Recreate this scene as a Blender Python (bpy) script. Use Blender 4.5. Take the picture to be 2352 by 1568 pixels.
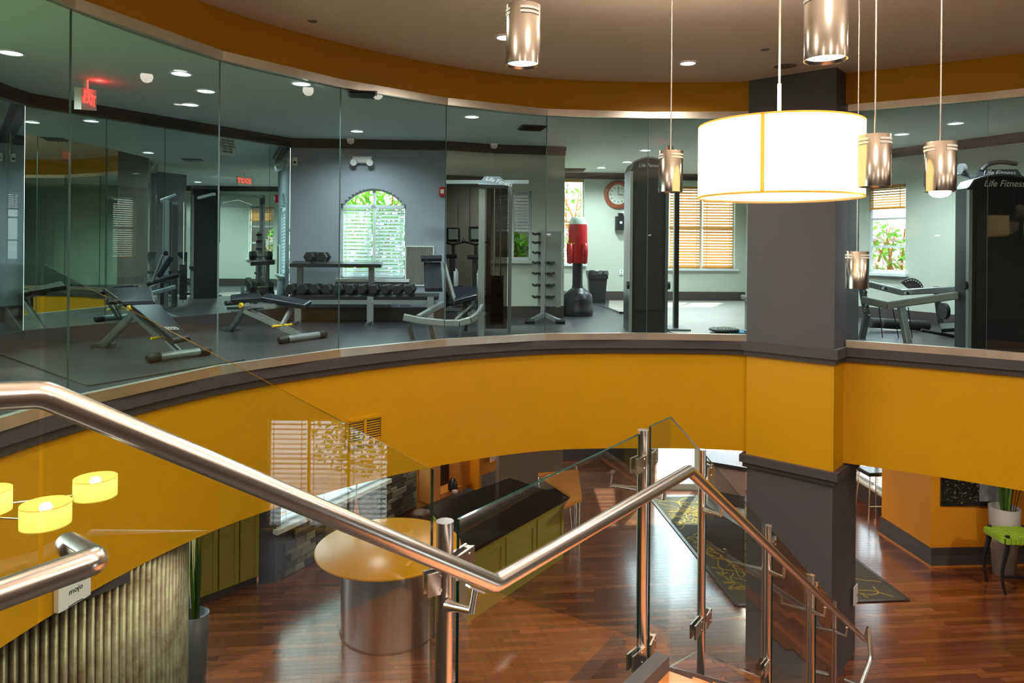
import bpy, bmesh, math, random
from mathutils import Vector, Matrix
random.seed(7)
S = bpy.context.scene
for o in list(bpy.data.objects): bpy.data.objects.remove(o)
COL = S.collection
# ---------------- camera frame: eye 1.12 m above the gym floor (z = 0), looking along +Y
F, CX, YH, R, EYE = 1600.0, 1176.0, 566.5, 0.0083, 1.12
def P(px, py, D):
    u = (px-CX)/F; v = (YH-py)/F
    return Vector(((u*math.cos(R)-v*math.sin(R))*D, D, EYE+(u*math.sin(R)+v*math.cos(R))*D))
def HZ(px): return YH+(px-CX)*R
def XY(px, D): return Vector(((px-CX)/F*D, D))
def on_z(px, py, z):
    d = P(px, py, 1.0)
    return P(px, py, (z-EYE)/(d.z-EYE))
cam = bpy.data.cameras.new('camera'); camo = bpy.data.objects.new('camera', cam); COL.objects.link(camo)
cam.sensor_width = 36; cam.lens = 36*F/2352; cam.shift_y = -(784-YH)/2352; cam.clip_start = .05
camo.matrix_world = Matrix(((math.cos(R), -math.sin(R), 0, 0), (0, 0, -1, 0), (math.sin(R), math.cos(R), 0, EYE), (0, 0, 0, 1)))
S.camera = camo
# ---------------- world, sun, exposure
w = bpy.data.worlds.new('world'); S.world = w; w.use_nodes = True
wn = w.node_tree.nodes; wl = w.node_tree.links; wn.clear()
wo = wn.new('ShaderNodeOutputWorld'); bg = wn.new('ShaderNodeBackground'); tc = wn.new('ShaderNodeTexCoord')
sx = wn.new('ShaderNodeSeparateXYZ'); cr = wn.new('ShaderNodeValToRGB')
cr.color_ramp.elements[0].position = .42; cr.color_ramp.elements[0].color = (.25, .30, .20, 1)
cr.color_ramp.elements[1].position = .52; cr.color_ramp.elements[1].color = (.95, 1, 1, 1)
e = cr.color_ramp.elements.new(.9); e.color = (.55, .75, 1, 1)
mp = wn.new('ShaderNodeMapRange'); mp.inputs[1].default_value = -1
wl.new(tc.outputs['Generated'], sx.inputs[0]); wl.new(sx.outputs[2], mp.inputs[0]); wl.new(mp.outputs[0], cr.inputs[0])
wl.new(cr.outputs[0], bg.inputs[0]); wl.new(bg.outputs[0], wo.inputs[0]); bg.inputs[1].default_value = 4.4
S.view_settings.view_transform = 'Standard'; S.view_settings.look = 'None'; S.view_settings.gamma = 1
S.view_settings.use_curve_mapping = False; S.view_settings.exposure = 0.82
def light(name, kind, loc, energy, color=(1, 1, 1), size=1, sizey=None, aim=(0, 0, -1), spot=2.4, parent=None):
    l = bpy.data.lights.new(name, kind); l.energy = energy; l.color = color
    if kind == 'AREA':
        l.size = size
        if sizey: l.shape = 'RECTANGLE'; l.size_y = sizey
        else: l.shape = 'DISK'
    elif kind == 'SPOT': l.spot_size = spot; l.spot_blend = .7; l.shadow_soft_size = size
    elif kind == 'SUN': l.angle = size
    else: l.shadow_soft_size = size
    o = bpy.data.objects.new(name, l); COL.objects.link(o); o.location = loc
    o.rotation_euler = Vector(aim).to_track_quat('-Z', 'Y').to_euler()
    if parent: o.parent = parent; o.location = Vector(loc)-parent.location
    return o
light('sun_light', 'SUN', (0, 0, 20), 7.0, (1, .95, .85), .02, aim=(-.3, -.6, -.75))
WARM = (1, .90, .76)
for X, Y, E in ((-1.6, -1.6, 60), (1.2, -1.8, 70), (4.0, -1.6, 70), (6.8, -.8, 60), (-1.8, 1.4, 50), (.9, 1.3, 60), (3.6, 1.4, 70), (6.4, 2.2, 60), (-1.2, 4.2, 50), (1.4, 4.0, 50), (4.2, 4.6, 60), (.4, 6.6, 25)):
    light('ceiling_fill_spot', 'SPOT', (X, Y, 3.12), E*1.5, WARM, .07, spot=2.9)  # added atrium fill: grid of spots without fixtures
    if Y < 4.1: light('fill_uplight', 'SPOT', (X, Y, 1.75), E*1.9, WARM, .10, aim=(0, 0, 1), spot=2.35)  # added fill floating in mid-air, aimed up to lighten the ceiling
for X, Y, E in ((-2.0, 10.2, 14), (-.6, 8.9, 12), (2.2, 10.5, 30), (3.4, 9.4, 14), (4.9, 14.0, 60), (7.6, 8.4, 34), (6.2, 9.4, 30), (.4, 13.2, 30), (-1.2, 12.4, 30), (-3.6, 6.4, 10)):
    light('lower_ceiling_light', 'SPOT', (X, Y, -1.38), E*1.5, WARM, .07, spot=2.8)
# ---------------- materials
def leafmat(name, col):
    m = bpy.data.materials.new(name); m.use_nodes = True; nt = m.node_tree; nt.nodes.clear(); L = nt.links.new
    o = nt.nodes.new('ShaderNodeOutputMaterial'); d = nt.nodes.new('ShaderNodeBsdfDiffuse'); t = nt.nodes.new('ShaderNodeBsdfTranslucent'); x = nt.nodes.new('ShaderNodeMixShader')
    g = nt.nodes.new('ShaderNodeNewGeometry'); r = nt.nodes.new('ShaderNodeValToRGB'); r.color_ramp.elements[0].color = (*[c*.6 for c in col], 1); r.color_ramp.elements[1].color = (*[min(1, c*1.3) for c in col], 1)
    L(g.outputs['Random Per Island'], r.inputs[0]); L(r.outputs[0], d.inputs[0]); L(r.outputs[0], t.inputs[0]); x.inputs[0].default_value = .5
    L(d.outputs[0], x.inputs[1]); L(t.outputs[0], x.inputs[2]); L(x.outputs[0], o.inputs[0]); return m
def mat(name, col, rough=.5, metal=0, spec=.5, noise=None, emis=None, bump=None, aniso=0, coat=0):
    m = bpy.data.materials.new(name); m.use_nodes = True; nt = m.node_tree; b = nt.nodes['Principled BSDF']
    b.inputs['Base Color'].default_value = (*col, 1); b.inputs['Roughness'].default_value = rough
    b.inputs['Metallic'].default_value = metal; b.inputs['Specular IOR Level'].default_value = spec
    b.inputs['Anisotropic'].default_value = aniso; b.inputs['Coat Weight'].default_value = coat; b.inputs['Coat Roughness'].default_value = .1
    if emis: b.inputs['Emission Color'].default_value = (*emis[0], 1); b.inputs['Emission Strength'].default_value = emis[1]
    if noise or bump:
        t = nt.nodes.new('ShaderNodeTexCoord'); n = nt.nodes.new('ShaderNodeTexNoise'); mpn = nt.nodes.new('ShaderNodeMapping')
        nt.links.new(t.outputs['Object'], mpn.inputs[0]); nt.links.new(mpn.outputs[0], n.inputs[0])
        sc = noise[0] if noise else bump[0]
        n.inputs['Scale'].default_value = sc; n.inputs['Detail'].default_value = 5
        if noise:
            if len(noise) > 2: mpn.inputs['Scale'].default_value = noise[2]
            mx = nt.nodes.new('ShaderNodeMix'); mx.data_type = 'RGBA'
            mx.inputs[6].default_value = (*[c*(1-noise[1]) for c in col], 1); mx.inputs[7].default_value = (*[min(1, c*(1+noise[1])) for c in col], 1)
            nt.links.new(n.outputs[0], mx.inputs[0]); nt.links.new(mx.outputs[2], b.inputs['Base Color'])
        if bump:
            bp = nt.nodes.new('ShaderNodeBump'); bp.inputs['Strength'].default_value = bump[1]; bp.inputs['Distance'].default_value = .01
            nt.links.new(n.outputs[0], bp.inputs['Height']); nt.links.new(bp.outputs[0], b.inputs['Normal'])
    return m
def glassmat(name, tint, ior=1.5, rough=0.0, boost=1.0):
    m = bpy.data.materials.new(name); m.use_nodes = True; nt = m.node_tree; nt.nodes.clear()
    o = nt.nodes.new('ShaderNodeOutputMaterial'); t = nt.nodes.new('ShaderNodeBsdfTransparent'); g = nt.nodes.new('ShaderNodeBsdfGlossy')
    f = nt.nodes.new('ShaderNodeFresnel'); mx = nt.nodes.new('ShaderNodeMixShader'); mu = nt.nodes.new('ShaderNodeMath'); mu.operation = 'MULTIPLY'
    geo = nt.nodes.new('ShaderNodeNewGeometry'); mb = nt.nodes.new('ShaderNodeMath'); mb.operation = 'SUBTRACT'; mb.inputs[0].default_value = 1
    t.inputs[0].default_value = (*tint, 1); g.inputs['Roughness'].default_value = rough; f.inputs[0].default_value = ior; mu.inputs[1].default_value = boost
    m2 = nt.nodes.new('ShaderNodeMath'); m2.operation = 'MULTIPLY'
    nt.links.new(geo.outputs['Backfacing'], mb.inputs[1]); nt.links.new(f.outputs[0], mu.inputs[0]); nt.links.new(mu.outputs[0], m2.inputs[0]); nt.links.new(mb.outputs[0], m2.inputs[1])
    nt.links.new(m2.outputs[0], mx.inputs[0]); nt.links.new(t.outputs[0], mx.inputs[1]); nt.links.new(g.outputs[0], mx.inputs[2]); nt.links.new(mx.outputs[0], o.inputs[0])
    return m
M = {}
def shademat(name, col, mix=.55):
    m = bpy.data.materials.new(name); m.use_nodes = True; nt = m.node_tree; nt.nodes.clear()
    o = nt.nodes.new('ShaderNodeOutputMaterial'); d = nt.nodes.new('ShaderNodeBsdfDiffuse'); t = nt.nodes.new('ShaderNodeBsdfTranslucent'); x = nt.nodes.new('ShaderNodeMixShader')
    d.inputs[0].default_value = (*col, 1); t.inputs[0].default_value = (*col, 1); x.inputs[0].default_value = mix
    nt.links.new(d.outputs[0], x.inputs[1]); nt.links.new(t.outputs[0], x.inputs[2]); nt.links.new(x.outputs[0], o.inputs[0]); return m
M['mustard'] = mat('mustard_paint', (.58, .275, .001), .42, bump=(90, .05), spec=.35)
M['orange'] = mat('orange_paint', (.72, .27, .01), .5, spec=.3)
M['olive'] = mat('olive_paint', (.30, .23, .03), .45, spec=.3)
M['ceiling'] = mat('ceiling_paint', (.70, .56, .46), .85, spec=.2)
M['gymceil'] = mat('gym_ceiling_paint', (.48, .53, .52), .85, spec=.2)
M['gymwall'] = mat('gym_wall_paint', (.47, .50, .43), .8, spec=.2)
M['bluewall'] = mat('blue_grey_paint', (.31, .34, .39), .8, spec=.2)
M['charcoal'] = mat('charcoal_paint', (.070, .062, .066), .45, spec=.3)
M['colgrey'] = mat('column_paint', (.088, .082, .090), .5, spec=.3)
M['trimbrown'] = mat('dark_brown_trim', (.055, .045, .042), .4, spec=.4)
M['steel'] = mat('brushed_steel', (.46, .43, .39), .20, 1, noise=(40, .12, (1, 1, .03)))
M['rail'] = mat('satin_rail_steel', (.80, .74, .71), .25, 1)
M['channel'] = mat('channel_steel', (.80, .74, .64), .38, 1, noise=(3, .25))
M['darksteel'] = mat('grey_powder_coat', (.13, .14, .15), .35, .6)
M['silver'] = mat('silver_powder_coat', (.27, .29, .30), .35, .5)
M['black'] = mat('black_plastic', (.013, .013, .015), .35)
M['rubber'] = mat('black_rubber', (.009, .009, .010), .5)
M['vinyl'] = mat('black_vinyl', (.010, .011, .018), .3, noise=(60, .3))
M['white'] = mat('white_plastic', (.75, .75, .74), .4)
M['offwhite'] = mat('off_white_paint', (.68, .66, .6), .55)
M['red'] = mat('red_vinyl', (.50, .012, .02), .35)
M['yellow'] = mat('yellow_plastic', (.75, .50, .01), .4)
M['gymfloor'] = mat('rubber_floor', (.040, .037, .042), .36, noise=(2.2, .3), bump=(150, .06))
M['tanfloor'] = mat('pale_mat_floor', (.30, .27, .24), .45, noise=(3, .15))
M['mirror'] = mat('mirror_glass', (.66, .80, .76), 0.0, 1)
M['gymglass'] = glassmat('tinted_gym_glass', (.90, .97, .95), boost=.9)
M['glass'] = glassmat('rail_glass', (.91, .965, .93), boost=1.5)
M['paneedge'] = mat('green_glass_edge', (.004, .03, .022), .1, coat=1)
M['window'] = glassmat('window_glass', (.96, .99, .98))
M['blind'] = shademat('tan_wood_blind', (.72, .42, .13), .45)
M['whiteblind'] = shademat('white_blind', (.80, .84, .86), .35)
M['frame'] = mat('window_frame_paint', (.62, .66, .66), .5)
M['clockwood'] = mat('clock_wood', (.30, .085, .045), .35, noise=(12, .3), coat=.5)
M['clockface'] = mat('clock_face', (.72, .73, .66), .6)
M['blue'] = mat('blue_mat', (.02, .20, .34), .6)
M['stone'] = mat('stacked_stone', (.17, .125, .09), .7, noise=(14, .5), bump=(30, .6))
M['stone2'] = mat('stacked_stone_light', (.26, .22, .17), .7, noise=(14, .5), bump=(30, .6))
M['stone3'] = mat('stacked_stone_dark', (.07, .055, .045), .7, noise=(14, .5), bump=(30, .6))
M['granite'] = mat('black_granite', (.012, .010, .009), .09, noise=(60, .5))
M['cabwood'] = mat('orange_maple', (.55, .20, .03), .4, noise=(3, .2, (1, 1, 8)))
M['rugmat'] = mat('charcoal_rug', (.075, .068, .052), .95, noise=(40, .25, (1, 14, 1)))
M['rugline'] = mat('gold_rug_thread', (.42, .29, .05), .9)
M['leaf'] = leafmat('green_leaf', (.20, .42, .05))
M['leafd'] = mat('dark_leaf', (.03, .075, .012), .4)
M['blossom'] = leafmat('pink_blossom', (.72, .50, .46))
M['grass'] = mat('lawn_grass', (.14, .28, .05), .9, noise=(4, .3))
M['pot'] = mat('white_planter', (.42, .38, .36), .5)
M['greypot'] = mat('grey_planter', (.11, .11, .12), .4)
M['green'] = mat('lime_leather', (.30, .46, .03), .45)
M['umber'] = mat('umber_paint', (.10, .07, .05), .6)
M['led'] = mat('lamp_lens', (1, 1, 1), .5, emis=((1, .95, .95), 9))
M['seam'] = mat('glass_seam', (.08, .13, .12), .3)
M['gled'] = mat('downlight_lens', (1, 1, 1), .5, emis=((.85, .95, 1), 3.2))
M['bulb'] = mat('bulb_glow', (1, 1, 1), .5, emis=((1, .93, .8), 12))
M['exitred'] = mat('exit_letters', (1, .02, .01), .4, emis=((1, .03, .02), 3))
M['paper'] = mat('paper', (.62, .72, .66), .8)
M['ink'] = mat('dark_ink', (.03, .03, .03), .6)
M['whiteink'] = mat('white_lettering', (.6, .6, .6), .5)
M['chrome'] = mat('polished_chrome', (.8, .8, .8), .08, 1)
M['peach'] = mat('peach_paint', (.48, .33, .27), .6)
M['taupe'] = mat('taupe_paint', (.20, .155, .12), .6)
M['photoart'] = mat('black_artwork', (.012, .012, .013), .25, coat=.6)
M['pale'] = mat('pale_artwork', (.22, .23, .25), .4, noise=(9, .7))
def woodmat(name, c1, c2, c3, rough):
    m = bpy.data.materials.new(name); m.use_nodes = True; nt = m.node_tree; b = nt.nodes['Principled BSDF']
    g = nt.nodes.new('ShaderNodeNewGeometry'); r = nt.nodes.new('ShaderNodeValToRGB')
    el = r.color_ramp.elements; el[0].color = (*c1, 1); el[1].color = (*c3, 1); el[1].position = 1
    e = el.new(.5); e.color = (*c2, 1)
    t = nt.nodes.new('ShaderNodeTexCoord'); mpn = nt.nodes.new('ShaderNodeMapping'); mpn.inputs['Scale'].default_value = (1.2, 22, 22)
    n = nt.nodes.new('ShaderNodeTexNoise'); n.inputs['Scale'].default_value = 2.5; n.inputs['Detail'].default_value = 6
    mx = nt.nodes.new('ShaderNodeMix'); mx.data_type = 'RGBA'; mx.blend_type = 'MULTIPLY'; mx.inputs[0].default_value = .7
    r2 = nt.nodes.new('ShaderNodeValToRGB'); r2.color_ramp.elements[0].color = (.45, .4, .38, 1); r2.color_ramp.elements[0].position = .3; r2.color_ramp.elements[1].color = (1.25, 1.2, 1.1, 1); r2.color_ramp.elements[1].position = .7
    L = nt.links.new
    oi = nt.nodes.new('ShaderNodeObjectInfo'); ad = nt.nodes.new('ShaderNodeMath'); fr_ = nt.nodes.new('ShaderNodeMath'); fr_.operation = 'FRACT'
    L(g.outputs['Random Per Island'], ad.inputs[0]); L(oi.outputs['Random'], ad.inputs[1]); L(ad.outputs[0], fr_.inputs[0])
    L(fr_.outputs[0], r.inputs[0]); L(t.outputs['Object'], mpn.inputs[0]); L(mpn.outputs[0], n.inputs[0]); L(n.outputs[0], r2.inputs[0])
    L(r.outputs[0], mx.inputs[6]); L(r2.outputs[0], mx.inputs[7]); L(mx.outputs[2], b.inputs['Base Color'])
    b.inputs['Roughness'].default_value = rough; b.inputs['Coat Weight'].default_value = 1.0; b.inputs['Coat Roughness'].default_value = .16; b.inputs['Coat IOR'].default_value = 1.6
    return m
M['plank'] = woodmat('cherry_plank', (.10, .026, .010), (.16, .045, .016), (.27, .085, .028), .26)
M['tread'] = woodmat('orange_tread', (.40, .11, .015), (.5, .16, .03), (.6, .22, .05), .3)
def cladmat():
    m = mat('rusted_corrugated_metal', (.3, .27, .17), .4, .5); nt = m.node_tree; b = nt.nodes['Principled BSDF']
    t = nt.nodes.new('ShaderNodeTexCoord'); n = nt.nodes.new('ShaderNodeTexNoise'); n.inputs['Scale'].default_value = 5; n.inputs['Detail'].default_value = 9; n.inputs['Roughness'].default_value = .7
    r = nt.nodes.new('ShaderNodeValToRGB'); r.color_ramp.elements[0].position = .3; r.color_ramp.elements[0].color = (.17, .10, .05, 1); r.color_ramp.elements[1].position = .6; r.color_ramp.elements[1].color = (.46, .43, .30, 1)
    nt.links.new(t.outputs['Object'], n.inputs[0]); nt.links.new(n.outputs[0], r.inputs[0]); at = nt.nodes.new('ShaderNodeAttribute'); at.attribute_name = 'rust_shade'; mx = nt.nodes.new('ShaderNodeMix'); mx.data_type = 'RGBA'; mx.inputs[7].default_value = (.06, .032, .018, 1)  # valleys mixed darker: painted shade for rib contrast, in rust brown
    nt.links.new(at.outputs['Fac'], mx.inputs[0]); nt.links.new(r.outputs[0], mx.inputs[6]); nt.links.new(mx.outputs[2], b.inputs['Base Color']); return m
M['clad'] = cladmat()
def shademat(name, col, mix=.55):
    m = bpy.data.materials.new(name); m.use_nodes = True; nt = m.node_tree; nt.nodes.clear()
    o = nt.nodes.new('ShaderNodeOutputMaterial'); d = nt.nodes.new('ShaderNodeBsdfDiffuse'); t = nt.nodes.new('ShaderNodeBsdfTranslucent'); x = nt.nodes.new('ShaderNodeMixShader')
    d.inputs[0].default_value = (*col, 1); t.inputs[0].default_value = (*col, 1); x.inputs[0].default_value = mix
    nt.links.new(d.outputs[0], x.inputs[1]); nt.links.new(t.outputs[0], x.inputs[2]); nt.links.new(x.outputs[0], o.inputs[0]); return m
M['shade'] = shademat('cream_fabric_shade', (.95, .80, .45), .6)
M['shadehem'] = shademat('shade_seam_cloth', (.90, .55, .12), .4)
M['yshade'] = shademat('yellow_fabric_shade', (.95, .80, .22), .6)
# ---------------- geometry helpers
class MB:
    def __init__(s): s.v = []; s.f = []; s.s = []
    def add(s, vs, fs, sm=False):
        n = len(s.v); s.v += [Vector(v) for v in vs]; s.f += [[i+n for i in f] for f in fs]; s.s += [sm]*len(fs); return s
    def hexa(s, a, b):            # two quads (bottom, top)
        return s.add(list(a)+list(b), [(3, 2, 1, 0), (4, 5, 6, 7), (0, 1, 5, 4), (1, 2, 6, 5), (2, 3, 7, 6), (3, 0, 4, 7)])
    def box(s, x0, x1, y0, y1, z0, z1):
        return s.hexa([(x0, y0, z0), (x1, y0, z0), (x1, y1, z0), (x0, y1, z0)], [(x0, y0, z1), (x1, y0, z1), (x1, y1, z1), (x0, y1, z1)])
    def bar(s, a, b, w, h=None, up=(0, 0, 1), bev=0):
        a = Vector(a); b = Vector(b); h = h or w; d = (b-a).normalized(); up = Vector(up)
        if abs(d.dot(up)) > .98: up = Vector((0, 1, 0)) if abs(d.y) < .9 else Vector((1, 0, 0))
        r = d.cross(up).normalized(); u = r.cross(d).normalized(); r *= w/2; u *= h/2
        if bev:
            k = bev; prof = [(1-k, -1), (1, -1+k), (1, 1-k), (1-k, 1), (-1+k, 1), (-1, 1-k), (-1, -1+k), (-1+k, -1)]
            vs = [a+r*p+u*q for p, q in prof]+[b+r*p+u*q for p, q in prof]
            fs = [(i, (i+1) % 8, 8+(i+1) % 8, 8+i) for i in range(8)]+[tuple(range(7, -1, -1)), tuple(range(8, 16))]
            return s.add(vs, fs)
        return s.hexa([a-r-u, a+r-u, a+r+u, a-r+u], [b-r-u, b+r-u, b+r+u, b-r+u])
    def tube(s, pts, r, n=14, caps=True):
        pts = [Vector(p) for p in pts]; rs = r if isinstance(r, (list, tuple)) else [r]*len(pts)
        rings = []; prev = None
        for i, p in enumerate(pts):
            t0 = (p-pts[i-1]).normalized() if i else None; t1 = (pts[i+1]-p).normalized() if i < len(pts)-1 else None
            t = (t0+t1).normalized() if (t0 and t1) else (t0 or t1)
            base = t1 or t0
            if prev is None:
                up = Vector((0, 0, 1)) if abs(base.z) < .9 else Vector((1, 0, 0))
                a = base.cross(up).normalized()
            else: a = prev
            a = (a-base*a.dot(base)).normalized(); b = base.cross(a)
            prev = a; ring = []
            for k in range(n):
                q = a*math.cos(2*math.pi*k/n)*rs[i]+b*math.sin(2*math.pi*k/n)*rs[i]
                if t0 and t1:            # mitre: slide along the outgoing direction onto the bisecting plane
                    den = base.dot(t)
                    if abs(den) > .2: q = q-base*(q.dot(t)/den)
                ring.append(p+q)
            rings.append(ring)
        vs = [v for rg in rings for v in rg]; fs = []
        for i in range(len(rings)-1):
            for k in range(n): fs.append((i*n+k, i*n+(k+1) % n, (i+1)*n+(k+1) % n, (i+1)*n+k))
        s.add(vs, fs, True)
        if caps: s.add(rings[0], [tuple(range(n-1, -1, -1))]); s.add(rings[-1], [tuple(range(n))])
        return s
    def lathe(s, prof, c=(0, 0, 0), n=32, axis='z', sx=1, sy=1, sm=True):
        vs = []; c = Vector(c)
        for r, z in prof:
            for k in range(n):
                a = 2*math.pi*k/n; v = (r*math.cos(a)*sx, r*math.sin(a)*sy, z)
                if axis == 'y': v = (v[0], -v[2], v[1])
                if axis == 'x': v = (v[2], v[0], v[1])
                vs.append(c+Vector(v))
        fs = [(i*n+k, i*n+(k+1) % n, (i+1)*n+(k+1) % n, (i+1)*n+k) for i in range(len(prof)-1) for k in range(n)]
        return s.add(vs, fs, sm)
    def disc(s, c, r, z=0, n=32, axis='z', flip=False):
        s.lathe([(0.0001, z), (r, z)] if flip else [(r, z), (0.0001, z)], c, n, axis, sm=False); return s
    def prism(s, poly, z0, z1):
        n = len(poly)
        ar = sum(poly[i][0]*poly[(i+1) % n][1]-poly[(i+1) % n][0]*poly[i][1] for i in range(n))
        if ar < 0: poly = list(reversed(poly))
        vs = [(p[0], p[1], z0) for p in poly]+[(p[0], p[1], z1) for p in poly]
        return s.add(vs, [tuple(range(n-1, -1, -1)), tuple(range(n, 2*n))]+[(i, (i+1) % n, n+(i+1) % n, n+i) for i in range(n)])
    def slab(s, c4, th, bev=.25):     # four corners of the upper face (any order around), thickness down the normal, rounded rim
        c = [Vector(p) for p in c4]; nrm = (c[1]-c[0]).cross(c[3]-c[0]).normalized(); cen = sum(c, Vector())/4
        if nrm.z < 0 or (abs(nrm.z) < .05 and nrm.y > 0): nrm = -nrm; c.reverse()
        def rg(f, o): return [cen+(p-cen)*f-nrm*o for p in c]
        L = [rg(.93, 0), rg(.985, th*.12), rg(1, th*.4), rg(1, th*.7), rg(.95, th)]
        vs = [v for r_ in L for v in r_]; fs = [(0, 1, 2, 3), (19, 18, 17, 16)]
        for i in range(4):
            for k in range(4): fs.append((i*4+k, (i+1)*4+k, (i+1)*4+(k+1) % 4, i*4+(k+1) % 4))
        return s.add(vs, fs)
    def strip(s, path, z0, z1, off0=0, off1=0):   # vertical wall strip along a path with thickness between two offsets
        def offs(o):
            out = []
            for i, p in enumerate(path):
                p = Vector((p[0], p[1])); a = Vector(path[max(i-1, 0)][:2]); b = Vector(path[min(i+1, len(path)-1)][:2]); d = (b-a).normalized()
                out.append(p+Vector((d.y, -d.x))*o)
            return out
        A = offs(off0); B = offs(off1); n = len(path); vs = []
        for i in range(n):
            vs += [(A[i].x, A[i].y, z0), (B[i].x, B[i].y, z0), (B[i].x, B[i].y, z1), (A[i].x, A[i].y, z1)]
        fs = [(3, 2, 1, 0), (4*n-4, 4*n-3, 4*n-2, 4*n-1)]
        for i in range(n-1):
            for k in range(4): fs.append((i*4+k, i*4+(k+1) % 4, (i+1)*4+(k+1) % 4, (i+1)*4+k))
        return s.add(vs, fs)
    def build(s, name, m, parent=None, label=None, cat=None, group=None, kind=None, loc=None):
        off = Vector(loc) if loc is not None else Vector()
        if parent is not None and parent.get('_w'): off = Vector(parent['_w'])
        me = bpy.data.meshes.new(name); me.from_pydata([tuple(v-off) for v in s.v], [], s.f)
        me.polygons.foreach_set('use_smooth', s.s); me.update()
        bm = bmesh.new(); bm.from_mesh(me); bmesh.ops.recalc_face_normals(bm, faces=bm.faces); bm.to_mesh(me); bm.free()
        me.materials.append(M[m] if isinstance(m, str) else m)
        o = bpy.data.objects.new(name, me); COL.objects.link(o)
        if parent is not None: o.parent = parent
        else: o.location = off
        if label: o['label'] = label
        if cat: o['category'] = cat
        if group: o['group'] = group
        if kind: o['kind'] = kind
        o['_w'] = tuple(off) if (parent is None or not parent.get('_w')) else tuple(parent['_w'])
        return o
def root(name, label, cat, loc, group=None, local=False, rotz=0):
    o = bpy.data.objects.new(name, None); COL.objects.link(o); o.location = loc; o.rotation_euler = (0, 0, rotz); o.empty_display_size = .1
    o['label'] = label; o['category'] = cat
    if group: o['group'] = group
    if not local: o['_w'] = tuple(loc)
    return o
def copy_tree(o, loc=None, rotz=None, label=None, parent=None):
    kids = [c for c in bpy.data.objects if c.parent == o]
    c = o.copy(); COL.objects.link(c)
    if parent: c.parent = parent
    if loc is not None: c.location = loc
    if rotz is not None: c.rotation_euler = (0, 0, rotz)
    if label: c['label'] = label
    for k in kids: copy_tree(k, parent=c)
    return c
def struct(mb, name, m, parent=None): return mb.build(name, m, parent, kind=None if parent else 'structure')
def text(name, body, size, m, loc, xdir, updir, parent=None, label=None, cat=None, extr=.001, shear=0):
    cu = bpy.data.curves.new(name, 'FONT'); cu.body = body; cu.size = size; cu.extrude = extr; cu.align_x = 'CENTER'; cu.align_y = 'CENTER'; cu.shear = shear
    t = bpy.data.objects.new('tmp', cu); COL.objects.link(t); bpy.context.view_layer.update()
    me = bpy.data.meshes.new_from_object(t.evaluated_get(bpy.context.evaluated_depsgraph_get())); bpy.data.objects.remove(t)
    x = Vector(xdir).normalized(); u = Vector(updir).normalized(); n = x.cross(u).normalized()
    mt = Matrix((x, u, n)).transposed().to_4x4(); mt.translation = Vector(loc)-(Vector(parent['_w']) if parent is not None and parent.get('_w') else Vector())
    me.transform(mt); me.materials.clear(); me.materials.append(M[m]); me.name = name
    o = bpy.data.objects.new(name, me); COL.objects.link(o)
    if parent is not None: o.parent = parent
    if label: o['label'] = label
    if cat: o['category'] = cat
    return o
def v3(xy, z): return Vector((xy[0], xy[1], z))
# ======================= STRUCTURE =======================
GLP = [(159, 4.74), (502, 6.03), (780, 7.04), (1023, 7.87), (1254, 8.45), (1487, 8.59), (1717, 8.5), (1945, 8.06), (2268, 7.36)]
GL = [Vector((-3.0, 2.0)), Vector((-3.14, 3.4))]+[XY(a, b) for a, b in GLP]+[Vector((6.05, 6.55)), Vector((6.75, 5.4))]
def catmull(pts, n=7):
    out = []
    for i in range(len(pts)-1):
        p0 = pts[max(i-1, 0)]; p1 = pts[i]; p2 = pts[i+1]; p3 = pts[min(i+2, len(pts)-1)]
        for k in range(n):
            t = k/n; out.append(.5*((2*p1)+(p2-p0)*t+(2*p0-5*p1+4*p2-p3)*t*t+(3*p1-p0-3*p2+p3)*t**3))
    return out+[pts[-1]]
SM = catmull(GL)
ZL, ZC, ZG, ZU = -3.80, -1.35, 2.70, 3.16      # lower floor, lower ceiling, gym ceiling, atrium ceiling
COLF = XY(1717, 8.46); COLR = XY(1918, 7.8); cd = (COLR-COLF); cw = cd.length; cdn = cd.normalized(); cpn = Vector((-cdn.y, cdn.x))
# column corner points
def colpoly(g=0, dep=.95):
    a = COLF-cdn*g-cpn*g; b = COLR+cdn*g-cpn*g; return [tuple(a), tuple(b), tuple(b+cpn*(dep+g)), tuple(a+cpn*(dep+g))]
iL = next(i for i, p in enumerate(SM) if p.x > COLF.x+.02); iR = next(i for i, p in enumerate(SM) if p.x > 3.87)
back = [(8.6, 5.2), (7.95, 7.7), (5.5, 12.75), (5.3, 12.9), (5.3, 15.2), (.5, 15.2), (.5, 13.9), (-1.6, 13.9), (-1.6, 10.85), (-3.6, 10.8), (-5.6, 7.4), (-5.6, 2.0)]
lback = [(10.5, 5.4), (10.5, 12.3), (7.15, 12.4), (7.1, 14.28), (2.7, 14.28), (2.7, 16.5), (-1.3, 16.5), (-1.3, 13.9), (-3.5, 10.4), (-4.7, 9.5), (-5.8, 2.0)]
gymmb = MB().prism([tuple(p) for p in SM]+back, -.14, 0); gymfl = struct(gymmb, 'floor', 'gymfloor')
struct(MB().prism([tuple(p) for p in SM]+back, ZG, ZG+.05), 'ceiling', 'gymceil')
struct(MB().prism([(p.x+(-.06 if p.x < -1 else 0), p.y+.06) for p in SM]+lback, ZC+.01, ZC+.05), 'ceiling', 'offwhite')
struct(MB().box(-8, 12, -6, 10.5, ZU, ZU+.1), 'ceiling', 'ceiling')
struct(MB().prism([(-6, -6), (10.5, -6)]+lback[1:-1]+[(-5.8, 9.8)], ZL-.2, ZL-.02), 'floor', 'trimbrown')
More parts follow.
